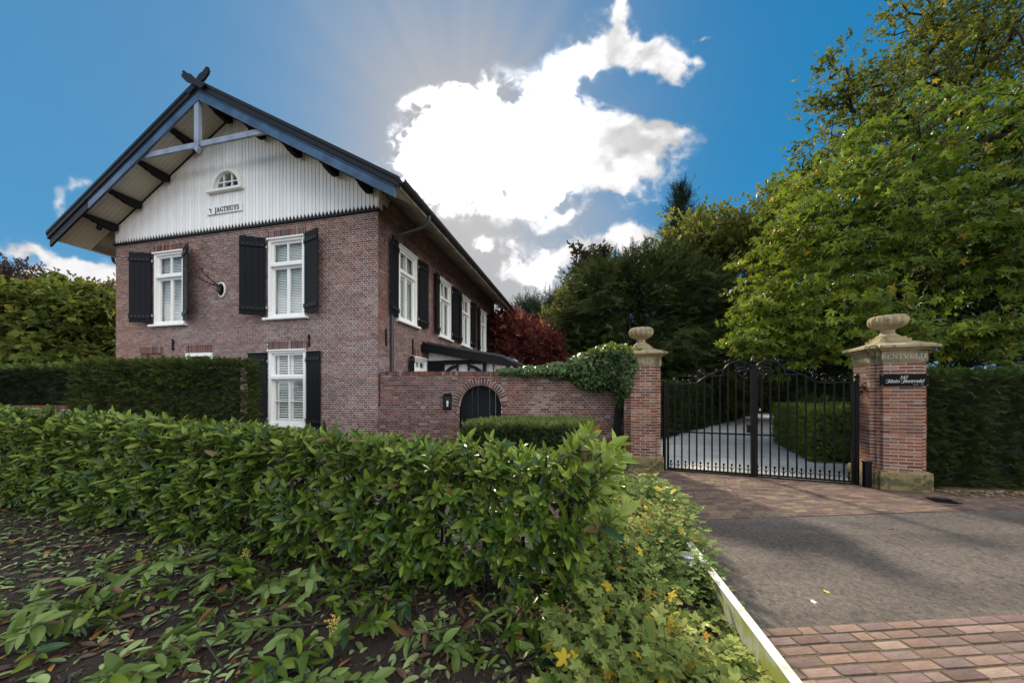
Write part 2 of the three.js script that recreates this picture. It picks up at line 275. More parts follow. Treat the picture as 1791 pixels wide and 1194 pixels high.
// ------------------------------------------------------------------ leaves
function grid(nu, nv, f) { const pos = [], uv = [], idx = []; for (let j = 0; j <= nv; j++) for (let i = 0; i <= nu; i++) { pos.push(...f(i / nu * 2 - 1, j / nv)); uv.push(i / nu, j / nv); } for (let j = 0; j < nv; j++) for (let i = 0; i < nu; i++) { const a = j * (nu + 1) + i; idx.push(a, a + 1, a + nu + 1, a + 1, a + nu + 2, a + nu + 1); } const g = new THREE.BufferGeometry(); g.setAttribute('position', new THREE.Float32BufferAttribute(pos, 3)); g.setAttribute('uv', new THREE.Float32BufferAttribute(uv, 2)); g.setIndex(idx); g.computeVertexNormals(); return g; }
const laurel = (bend, fold, w = 0.19, wave = 0) => grid(4, 7, (u, v) => { const hw = w * Math.pow(Math.sin(Math.PI * Math.pow(v * 0.94 + 0.03, 0.85)), 0.8), x = u * hw; return [x, v, -bend * v * v + fold * Math.abs(x) + wave * Math.sin(v * 9 + u) * Math.abs(u)]; });
const laurelGeos = [laurel(0.16, 0.35), laurel(0.30, 0.22, 0.2, 0.01), laurel(0.05, 0.5, 0.17, 0.012)];
function lobed(lobes, sinus, droop = 0.12, seed = 1) {           // palmate leaf: lobes [angle in degrees, length, width in degrees]
  const R = rng(seed), pts = [[0, 0.0]]; const L = lobes.slice().sort((a, b) => a[0] - b[0]);
  const pol = (a, r) => { const t = a * Math.PI / 180; return [Math.sin(t) * r, Math.cos(t) * r]; };
  const ring = [];
  L.forEach(([a, r, w], i) => { ring.push(pol(a - w * 0.75, r * 0.60), pol(a - w * 0.42, r * 0.78), pol(a, r), pol(a + w * 0.42, r * 0.78), pol(a + w * 0.75, r * 0.60)); if (i < L.length - 1) ring.push(pol((a + L[i + 1][0]) / 2, sinus * Math.min(r, L[i + 1][1]))); });
  pts.push(...ring);
  const pos = [], idx = [], uv = [];
  for (const [x, y] of pts) { const d = Math.hypot(x, y); pos.push(x, y, -droop * d * d + 0.05 * Math.abs(x) + (d > 0.3 ? (R() - 0.5) * 0.10 : 0)); uv.push(x * 0.5 + 0.5, y); }
  for (let i = 1; i < pts.length - 1; i++) idx.push(0, i + 1, i);
  const g = new THREE.BufferGeometry(); g.setAttribute('position', new THREE.Float32BufferAttribute(pos, 3)); g.setAttribute('uv', new THREE.Float32BufferAttribute(uv, 2)); g.setIndex(idx); g.computeVertexNormals(); return g;
}
const mapleGeos = [1, 2, 3].map((s) => lobed([[0, 0.8, 20], [52, 0.72, 19], [-52, 0.72, 19], [104, 0.5, 18], [-104, 0.5, 18]], 0.52, 0.1 + 0.12 * s, s));
const fieldGeos = [4, 5, 6].map((s) => lobed([[0, 0.72, 32], [58, 0.66, 30], [-58, 0.66, 30], [116, 0.40, 26], [-116, 0.40, 26]], 0.62, 0.06 * s, s));
const ivyGeo = lobed([[0, 0.9, 30], [68, 0.6, 26], [-68, 0.6, 26], [130, 0.42, 22], [-130, 0.42, 22]], 0.8, 0.12, 8);
function sprig(R, n, len, leafL, leafW, flat, opposite) {         // a twig with n small leaves, twig along +y
  const parts = [];
  for (let i = 0; i < n; i++) {
    const t = (i + 0.6) / n, side = i % 2 ? 1 : -1, a = flat ? 0 : R() * 6.28;
    const axis = V(side * Math.cos(a) * (0.95 - 0.5 * t), 0.55 + 0.5 * t, side * Math.sin(a) * 0.9 + (R() - 0.5) * 0.5).normalize(), nrm = flat ? V((R() - 0.5) * 0.7, (R() - 0.5) * 0.7, 1) : rdir(R).add(V(0, 0, 0.8));
    const l = leafL * (0.75 + 0.5 * R()), g = grid(2, 2, (u, v) => [u * leafW * l * [0.12, 1, 0.04][Math.round(v * 2)], v * l, 0.25 * Math.abs(u) * leafW * l * (v === 0.5 ? 1 : 0) - 0.12 * l * v * v]);
    g.applyMatrix4(leafMatrix(V(0, t * len, 0), axis, nrm, 1)); parts.push(g);
  }
  parts.push(taperTube([V(0, 0, 0), V(0, len, 0)], [len * 0.018, len * 0.006], 3, false));
  return mergeGeometries(parts);
}
const Rs = rng(99);
const broadSprigs = [0, 1, 2].map(() => sprig(Rs, 8, 0.9, 0.42, 0.34, false));
const limeSprigs = [0, 1].map(() => sprig(Rs, 7, 0.8, 0.5, 0.42, true));
const yewSprigs = [0, 1, 2].map(() => sprig(Rs, 15, 1, 0.30, 0.11, true));
const spruceSprigs = [0, 1].map(() => sprig(Rs, 18, 1, 0.26, 0.07, false));

// ------------------------------------------------------------------ trees: attachment points in a crown, joined to the nearest wood
const DOWN = V(0, -1, 0), UPV = V(0, 1, 0);
function tree(o) {
  const R = rng(o.seed), root = group(o.name, null, o.base[0], 0, o.base[1]); tag(root, o.label, o.category ?? 'tree', o.group);
  const B = V(o.base[0], 0, o.base[1]), tips = [];
  for (const b of o.blobs) {
    const n = b.n;
    for (let k = 0; k < n; k++) {
      const d = rdir(R), f = Math.pow(R(), b.fill ?? 0.45); let p = V(b.c.x + d.x * b.r[0] * f, b.c.y + d.y * b.r[1] * f, b.c.z + d.z * b.r[2] * f);
      const w = fbm(p.x * 0.9 + 5, p.y * 0.9 + p.z * 0.7, 3); p.addScaledVector(d, (w - 0.5) * (b.rough ?? o.rough ?? 1));
      if (p.y < (o.minY ?? 0.4)) continue; if (o.keep && !o.keep(p)) continue;
      tips.push({ p: p.sub(B), d });
    }
  }
  const nodes = [], H = o.trunk[0], TR = o.trunk[1], lean = o.lean ?? [0, 0];
  for (let i = 0; i <= 8; i++) nodes.push({ p: V(lean[0] * i / 8 + 0.06 * Math.sin(i * 1.7) * H / 8, H * i / 8, lean[1] * i / 8), up: i - 1, n: 0 });
  tips.sort((a, b) => a.p.distanceTo(V(lean[0] * 0.6, H * 0.55, lean[1] * 0.6)) - b.p.distanceTo(V(lean[0] * 0.6, H * 0.55, lean[1] * 0.6)));
  const chains = [];
  for (const t of tips) {
    let best = 0, bd = 1e9; for (let i = 2; i < nodes.length; i++) { const q = nodes[i].p, dx = q.x - t.p.x, dy = q.y - t.p.y, dz = q.z - t.p.z, d = dx * dx + dy * dy * (dy > 0 ? 2.2 : 1) + dz * dz; if (d < bd) { bd = d; best = i; } }
    const a = nodes[best].p, len = a.distanceTo(t.p), seg = Math.max(1, Math.min(6, Math.round(len / 0.5))), ids = [best]; let up = best;
    for (let s = 1; s <= seg; s++) { const f = s / seg, p = a.clone().lerp(t.p, f); p.y += Math.sin(f * Math.PI) * 0.10 * len; if (s < seg) p.add(V(gauss(R), gauss(R), gauss(R)).multiplyScalar(0.05 * len)); nodes.push({ p, up, n: 0 }); up = nodes.length - 1; ids.push(up); }
    for (let k = up; k >= 0; k = nodes[k].up) nodes[k].n++;
    chains.push(ids);
  }
  const rad = (n) => Math.max(o.twig ?? 0.006, TR * Math.pow(n / Math.max(1, tips.length), 0.47));
  mesh('trunk', taperTube(nodes.slice(0, 9).map((n) => n.p), nodes.slice(0, 9).map((n, i) => Math.max(rad(n.n), TR * 0.2) * (i === 0 ? 1.35 : 1)), 10), o.bark ?? M.bark, root);
  const limbs = [], twigs = [];
  for (const ids of chains) { const n = nodes[ids[1]].n, g = taperTube(ids.map((i) => nodes[i].p), ids.map((i, k) => rad(k ? nodes[i].n : n)), n > 25 ? 6 : 3, false); (n > 25 ? limbs : twigs).push(g); }
  if (limbs.length) tag(mesh('limbs', mergeGeometries(limbs), o.bark ?? M.bark, root), null, null, null, 'stuff');
  if (twigs.length && !o.noTwigs) tag(mesh('twigs', mergeGeometries(twigs), o.bark ?? M.bark, root), null, null, null, 'stuff');
  const leaves = o.geos.map(() => []), S = o.spread ?? [0.4, 0.15, 0.4];
  for (const t of tips) {
    const out = V(t.p.x - lean[0] * 0.5, (t.p.y - H * 0.6) * 0.5, t.p.z - lean[1] * 0.5).normalize(), clump = R();
    for (let k = 0; k < o.per; k++) {
      const p = t.p.clone().add(V(gauss(R) * S[0], gauss(R) * S[1], gauss(R) * S[2]));
      const axis = out.clone().multiplyScalar(o.outward ?? 0.7).add(rdir(R).multiplyScalar(0.75)).add(V(0, o.rise ?? -0.15, 0)), nrm = V(0, o.flat ?? 1, 0).add(rdir(R).multiplyScalar(0.8)).addScaledVector(out, 0.35);
      const c = o.tint(R, p, clump, t), s = o.size * (0.65 + 0.7 * R());
      leaves[Math.floor(R() * o.geos.length)].push({ m: leafMatrix(p, axis, nrm, s), c, p });
    }
  }
  const all = leaves.flatMap((l, g) => l.map((x) => ({ ...x, g })));
  const chosen = new Set(); if (o.singles) { const E = V(-B.x, EYE, -B.z); all.sort((a, b) => a.p.distanceTo(E) - b.p.distanceTo(E)); for (const x of all) { if (chosen.size >= o.singles) break; const w = x.p.clone().add(B), px = w.x / -w.z; if (w.z < -1 && px < 1.5 && (w.y - EYE) / -w.z < 1.15) chosen.add(x); } }
  const crown = o.geos.map(() => new Many());
  for (const x of all) if (chosen.has(x)) single('leaf', o.geos[x.g], tone(o.mat, x.c), x.m, root); else crown[x.g].add(x.m, x.c);
  crown.forEach((m, i) => m.build('crown', o.geos[i], o.mat, root));
  return root;
}
const mixTint = (a, b, yellow = 0, yc = lin(0.30, 0.24, 0.03)) => (R, p, clump) => { const c = a.clone().lerp(b, clamp(0.25 * R() + 0.75 * clump, 0, 1)).multiplyScalar(0.75 + 0.5 * R()); if (yellow && R() < yellow * (0.4 + 1.2 * clump)) c.lerp(yc, 0.4 + 0.5 * R()); return c; };

// ------------------------------------------------------------------ clipped hedges: dark wood inside, short sprays all over
function hedge(o) {
  const R = rng(o.seed), root = group(o.name); tag(root, o.label, 'hedge', o.group);
  const P = o.poly, cxz = P.reduce((a, p) => [a[0] + p[0] / P.length, a[1] + p[1] / P.length], [0, 0]);
  const core = (o.core ?? P).map(([x, z]) => { const dx = cxz[0] - x, dz = cxz[1] - z, l = Math.hypot(dx, dz); return [x + dx / l * (o.inset ?? 0.12), z + dz / l * (o.inset ?? 0.12)]; });
  const g = new THREE.ExtrudeGeometry(new THREE.Shape(core.map(([x, z]) => new THREE.Vector2(x, -z))), { depth: o.y1 - o.y0 - 0.12, bevelEnabled: false }); g.rotateX(-Math.PI / 2); g.translate(0, o.y0 + 0.04, 0);
  tag(mesh('branches', g, M.hedgeCore, root), null, null, null, 'stuff');
  const many = o.geos.map(() => new Many());
  const area = []; let tot = 0;
  for (let i = 0; i < P.length; i++) { const a = P[i], b = P[(i + 1) % P.length], l = Math.hypot(b[0] - a[0], b[1] - a[1]); area.push({ a, b, l, w: l * (o.y1 - o.y0) }); }
  const inside = (x, z) => { let c = false; for (let i = 0, j = P.length - 1; i < P.length; j = i++) { const [xi, zi] = P[i], [xj, zj] = P[j]; if ((zi > z) !== (zj > z) && x < (xj - xi) * (z - zi) / (zj - zi) + xi) c = !c; } return c; };
  const add = (p, n, top) => {
    const bump = (fbm(p.x * 2.2 + p.z * 1.7, p.y * 2.6, 3) - 0.5) * (o.rough ?? 0.16); p.addScaledVector(n, bump - 0.05 * R());
    if (R() < (o.stray ?? 0.03)) p.addScaledVector(n, 0.06 * R());
    const axis = n.clone().multiplyScalar(0.75).add(V(0, 0.45, 0)).add(rdir(R).multiplyScalar(0.85)), nrm = rdir(R).multiplyScalar(0.9).add(V(0, 0.7, 0)).addScaledVector(n, 0.5);
    many[Math.floor(R() * o.geos.length)].add(leafMatrix(p, axis, nrm, o.size * (0.6 + 0.8 * R())), o.tint(R, p, top, fbm(p.x * 1.4 + p.z, p.y * 1.4, 2)));
  };
  const cx = cxz[0], cz = cxz[1];
  for (const { a, b, l, w } of area) {
    let n = V(b[1] - a[1], 0, -(b[0] - a[0])).normalize(); if (n.x * ((a[0] + b[0]) / 2 - cx) + n.z * ((a[1] + b[1]) / 2 - cz) < 0) n.negate();
    const facing = n.x * -(a[0] + b[0]) / 2 + n.z * -(a[1] + b[1]) / 2 > 0 ? 1 : 0.3;
    for (let k = 0; k < w * o.density * facing; k++) { const f = R(), y = o.y0 + (o.y1 - o.y0) * R(); if (o.thin && R() < o.thin(a[0] + (b[0] - a[0]) * f, y)) continue; add(V(a[0] + (b[0] - a[0]) * f, y, a[1] + (b[1] - a[1]) * f), n, 0); }
  }
  const xs = P.map((p) => p[0]), zs = P.map((p) => p[1]), x0 = Math.min(...xs), x1 = Math.max(...xs), z0 = Math.min(...zs), z1 = Math.max(...zs);
  for (let k = 0; k < (x1 - x0) * (z1 - z0) * o.density * (o.topShare ?? 1); k++) { const x = x0 + (x1 - x0) * R(), z = z0 + (z1 - z0) * R(); if (inside(x, z)) add(V(x, o.y1 - 0.02, z), V(0, 1, 0), 1); }
  many.forEach((m, i) => m.build('foliage', o.geos[i], o.mat, root));
  return root;
}

// ================================================================== THE SETTING: ground
function sheet(name, pts, y, mat, s = 1) { const g = new THREE.ShapeGeometry(new THREE.Shape(pts.map(([x, z]) => new THREE.Vector2(x, -z)))); g.rotateX(-Math.PI / 2); g.translate(0, y, 0); uvBox(g, s); const m = mesh(name, g, mat); m.userData.kind = 'structure'; return m; }
std('earth', lin(0.055, 0.06, 0.03), 1, { map: again(T.coarse, 0.3, 0.3), bumpMap: again(T.soilBump, 0.5, 0.5), bumpScale: 0.03 });
std('asphalt', lin(0.195, 0.168, 0.148), 0.93, { specularIntensity: 0.3, map: again(T.road, 0.1, 0.1), bumpMap: again(T.asphaltBump, 1.1, 1.1), bumpScale: 0.005 });
std('jointSand', lin(0.12, 0.11, 0.065), 1, { map: again(T.soil, 1.4, 1.4), bumpMap: again(T.soilBump, 1.5, 1.5), bumpScale: 0.01 });
std('gravel', lin(0.60, 0.60, 0.58), 1, { map: again(T.gravel, 0.45, 0.45), bumpMap: again(T.gravel, 0.45, 0.45), bumpScale: 0.02 });
std('soil', lin(0.050, 0.038, 0.030), 1, { map: again(T.soil, 1.1, 1.1), bumpMap: again(T.soilBump, 1.1, 1.1), bumpScale: 0.03 });
sheet('ground', [[-200, -300], [200, -300], [200, 60], [-200, 60]], -0.012, M.earth);
sheet('road', [[-30, -7.2], [-30, 6], [30, 6], [30, -6.2], [7.5, -5.6], [3, -6.8]], 0, M.asphalt);
sheet('gravel_drive', [[3.1, -7.5], [6.9, -6.1], [12, -7], [40, -20], [40, -40], [20, -34], [3.2, -10.5]], 0.004, M.gravel);

// ================================================================== THE HOUSE
const HA = Math.atan(128.5 / 580), HO = V(-3.127, 0, -7.75);
const house = group('country_house', null, HO.x, 0, HO.z, -HA);
tag(house, 'brick country house with white boarded gable, black shutters and overhanging roof behind the hedges', 'house');
const FW = 8.55, SL = 10.09, EAVE = 6.0;
const houseW = (x, y, z) => V(x, y, z).applyAxisAngle(UPV, -HA).add(HO);
const opens = [
  { x0: -7.03, x1: -5.93, y0: 3.60, y1: 5.60, head: .2 }, { x0: -3.13, x1: -2.03, y0: 3.60, y1: 5.60, head: .2 },
  { x0: -3.12, x1: -2.0, y0: 0.86, y1: 2.79, head: .2 }, { x0: -5.86, x1: -4.95, y0: 0.3, y1: 2.79, head: .2 }, { x0: -7.61, x1: -6.76, y0: 1.0, y1: 2.82, head: .2, blind: true }];
const cutOf = (list) => (y) => list.flatMap((h) => y > h.y0 - 0.02 && y < h.y1 ? [[h.x0, h.x1]] : y >= h.y1 && y < h.y1 + (h.head ?? 0) ? [[h.x0 - 0.04, h.x1 + 0.04]] : []);
function soldiers(list, R, opt, out) { for (const h of list) if (h.head) { const top = Math.ceil((h.y1 + h.head) / 0.052 - 0.5) * 0.052 - 0.006, hh = top - h.y1, n = Math.round((h.x1 - h.x0 + 0.08) / 0.062), w = (h.x1 - h.x0 + 0.08) / n; for (let i = 0; i < n; i++) { const x = h.x0 - 0.04 + (i + 0.5) * w; out.push({ x, y: h.y1 + hh / 2, z: -0.018 + 0.003 * R(), w: w - 0.012, h: hh, t: 0.045, c: brickTone(R, x * 7, h.y1 + R(), { ...opt, warm: 0.2, dark: 0.92 }) }); } } }
{
  const outline = new THREE.Shape([[-FW, 0], [-0.006, 0], [-0.006, EAVE], [-FW, EAVE]].map((p) => new THREE.Vector2(...p)));
  const body = extrude(outline, 0.3, 0, opens.map((h) => rectPath(h.x0, h.y0, h.x1, h.y1))); body.translate(0, 0, -0.001);
  const wall = mesh('front_wall', body, M.mortar, house), R = rng(11), list = [], opt = { seed: 2, warm: 0.55, pale: 0.06, stain: (x, y) => { let s = 0; for (const h of opens) if (!h.blind && y < h.y0 && y > h.y0 - 1.3 && x > h.x0 - 0.2 && x < h.x1 + 0.2) s = Math.max(s, (1 - (h.y0 - y) / 1.3) * sstep(0.35, 0.65, fbm(x * 6, y * 0.8, 3))); return Math.max(s, 0.5 * sstep(1.6, 0.6, y) * sstep(0.4, 0.6, fbm(x * 2, y * 2 + 50, 3)), 0.6 * sstep(5.55, 5.95, y) * sstep(0.4, 0.6, fbm(x * 2.5, 7, 3))); } };
  lay({ x0: -FW, x1: 0, y0: 0, y1: EAVE, seed: 3, cut: cutOf(opens) }, (x, y, w, h, r) => list.push({ x, y, z: -0.019 + 0.004 * r(), w, h, t: 0.045, rz: (r() - 0.5) * 0.01, c: brickTone(r, x, y, { ...opt, warm: 0.42 + 0.25 * sstep(3, 0.5, y) * sstep(-2, 0, x) + 0.2 * sstep(-7, -8.5, x) }), hid: y < 0.9 || y > 2.8 }));
  soldiers(opens, R, { ...opt, dark: 0.95 }, list);
  setBricks(list, wall, 300);
  // walled-up opening: its own recessed brickwork
  const niche = mesh('blind_panel', box(0.85, 1.82, 0.1, -7.185, 1.91, -0.1), M.mortar, house), nl = [];
  lay({ x0: -7.61, x1: -6.76, y0: 1.0, y1: 2.82, seed: 9 }, (x, y, w, h, r) => nl.push({ x, y, z: -0.062 + 0.003 * r(), w, h, t: 0.045, c: brickTone(r, x, y, opt) }));
  setBricks(nl, niche, 0);
}
const sideOpens = [[0.83, 1.78], [3.29, 4.24], [5.30, 6.25], [7.62, 8.57]].map(([a, b]) => ({ x0: a, x1: b, y0: 3.6, y1: 5.56, head: .2 })).concat([{ x0: 1.62, x1: 2.42, y0: 1.6, y1: 2.74, head: .2 }]);
{
  const outline = new THREE.Shape([[0.306, 0], [SL, 0], [SL, 6.47], [0.306, 6.47]].map((p) => new THREE.Vector2(...p)));
  const body = extrude(outline, 0.3, 0, sideOpens.map((h) => rectPath(h.x0, h.y0, h.x1, h.y1))); body.translate(0, 0, -0.001);
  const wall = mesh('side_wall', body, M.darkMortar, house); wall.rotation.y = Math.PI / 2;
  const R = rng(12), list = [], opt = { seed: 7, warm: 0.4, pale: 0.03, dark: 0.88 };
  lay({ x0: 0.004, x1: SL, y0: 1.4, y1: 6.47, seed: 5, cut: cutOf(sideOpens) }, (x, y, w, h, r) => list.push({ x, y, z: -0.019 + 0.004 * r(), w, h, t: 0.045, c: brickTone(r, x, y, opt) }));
  soldiers(sideOpens, R, opt, list);
  setBricks(list, wall, 0);
  mesh('front_corner', box(0.3, 0.5, 0.3, -0.156, 6.25, -0.155), M.mortar, house);
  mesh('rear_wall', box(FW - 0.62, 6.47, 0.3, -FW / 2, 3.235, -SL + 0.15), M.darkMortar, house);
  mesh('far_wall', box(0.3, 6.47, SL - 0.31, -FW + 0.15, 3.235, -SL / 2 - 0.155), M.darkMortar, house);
  mesh('upper_floor', box(FW - 0.62, 0.2, SL - 0.64, -FW / 2, 3.2, -SL / 2), M.roomDark, house);
  mesh('attic_floor', box(FW - 0.62, 0.2, SL - 0.64, -FW / 2, 5.9, -SL / 2), M.roomDark, house);
}
// ---- gable: upright white boards with pointed feet over a dark strip
const MID = -FW / 2, PITCH = 0.575, RIDGE = 9.1, soffitY = (x, z = 0) => RIDGE - 0.19 - PITCH * Math.abs(x - MID);
{
  const back = extrude([[-FW, EAVE + 0.004], [-0.006, EAVE + 0.004], [-0.006, soffitY(0) - 0.03], [MID, soffitY(MID) - 0.03], [-FW, soffitY(-FW) - 0.03]], 0.2, 0, [(() => { const p = new THREE.Path(); p.moveTo(-4.45 - 0.44, 7.04); p.lineTo(-4.45 + 0.44, 7.04); p.absarc(-4.45, 7.04, 0.44, 0, Math.PI); return p; })()]);
  back.translate(0, 0, -0.01); mesh('gable_wall', back, M.whitePaint, house);
  const rear = extrude([[-FW, EAVE + 0.6], [0, EAVE + 0.6], [MID, soffitY(MID) - 0.03]], 0.2); rear.translate(0, 0, -SL + 0.25); mesh('rear_gable', rear, M.whitePaint, house);
  const R = rng(21), n = 80, w = FW / n, LX = -4.45, LR = 0.5, LY = 7.03, mats = [0, 1, 2].map((k) => { const m = M.whiteWood.clone(); m.color.multiplyScalar(0.95 + 0.04 * k); m.name = 'whiteWood'; return m; });
  const face = (pts, i) => { const g = extrude(pts, 0.026, 0.005); g.translate(0, 0, 0.022 + 0.003 * R()); mesh('gable_board', g, mats[i % 3], house); };
  for (let i = 0; i < n; i++) {
    const a = -FW + i * w + 0.006, b = -FW + (i + 1) * w - 0.006, c = (a + b) / 2, top = (x) => soffitY(x) - 0.022, foot = 6.125, tip = 6.012 + 0.006 * R();
    const roof = a < MID && b > MID ? [[b, top(b)], [MID, top(MID)], [a, top(a)]] : [[b, top(b)], [a, top(a)]];
    if (Math.abs(c - LX) < LR + 0.02) {
      const hb = LY + Math.sqrt(Math.max(0, LR * LR - Math.pow(Math.abs(c - LX), 2))) - 0.04;
      face([[a, foot], [c, tip], [b, foot], [b, 6.95], [a, 6.95]], i); if (top(c) - hb > 0.05) face([[a, hb], [b, hb], ...roof], i);
    } else face([[a, foot], [c, tip], [b, foot], ...roof], i);
  }
  mesh('dark_strip', box(FW + 0.02, 0.14, 0.008, MID, 6.06, -0.004), M.trimBlack, house);
  mesh('sawtooth_rail', box(FW + 0.06, 0.05, 0.07, MID, 5.972, 0.02), M.bargeDark, house);
  mesh('corner_board', box(0.025, 0.42, 0.16, 0.006, 6.25, -0.06), M.whitePaint, house);
  // half-round attic window
  const win = group('window', house, LX, LY, 0.02);
  const ring = new THREE.Shape(); ring.moveTo(-0.53, 0); ring.lineTo(0.53, 0); ring.absarc(0, 0, 0.53, 0, Math.PI); const hole = new THREE.Path(); hole.moveTo(-0.41, 0.05); hole.lineTo(0.41, 0.05); hole.absarc(0, 0.05, 0.41, 0, Math.PI);
  const fr = extrude(ring, 0.09, 0.01, [hole]); fr.translate(0, 0, 0.05); mesh('frame', fr, M.whitePaint, win);
  mesh('sill', box(1.16, 0.06, 0.14, 0, -0.03, 0.04), M.whitePaint, win);
  const inner = new THREE.Shape(); inner.moveTo(-0.41, 0.05); inner.lineTo(0.41, 0.05); inner.absarc(0, 0.05, 0.41, 0, Math.PI); const ih = new THREE.Path(); ih.moveTo(-0.36, 0.09); ih.lineTo(0.36, 0.09); ih.absarc(0, 0.09, 0.36, 0, Math.PI); const sash = extrude(inner, 0.04, 0, [ih]); sash.translate(0, 0, -0.02); mesh('sash', sash, M.whitePaint, win);
  const ps = new THREE.Shape(); ps.moveTo(-0.38, 0.07); ps.lineTo(0.38, 0.07); ps.absarc(0, 0.07, 0.38, 0, Math.PI); const pane = new THREE.ShapeGeometry(ps); pane.translate(0, 0, -0.045); mesh('pane', pane, M.glass, win);
  mesh('muntin', join([box(0.03, 0.36, 0.03, -0.13, 0.27, -0.03), box(0.03, 0.36, 0.03, 0.13, 0.27, -0.03), box(0.7, 0.025, 0.026, 0, 0.23, -0.03)]), M.whitePaint, win);
  mesh('backing', box(1.0, 0.7, 0.02, 0, 0.3, -0.35), M.roomDark, win);
  // name board
  const nb = group('name_board', house, -4.50, 6.515, 0.03); mesh('board', extrude([[-0.58, -0.10], [0.58, -0.10], [0.58, 0.10], [-0.58, 0.10]], 0.03, 0.006).translate(0, 0, 0.03), M.whitePaint, nb);
  const font = await new FontLoader().loadAsync('fonts/droid/droid_serif_bold.typeface.json');
  globalThis.serifBold = font;
  const word = (str, size, x, y, sx) => { const g = new TextGeometry(str, { font, size, depth: 0.006, curveSegments: 4 }); g.scale(sx, 1, 1); g.translate(x, y, 0.031); return g; };
  mesh('lettering', join([word("'t", 0.125, -0.50, -0.062, 0.8), word('JAGTHUYS', 0.125, -0.30, -0.062, 0.86)]), M.trimBlack, nb);
}
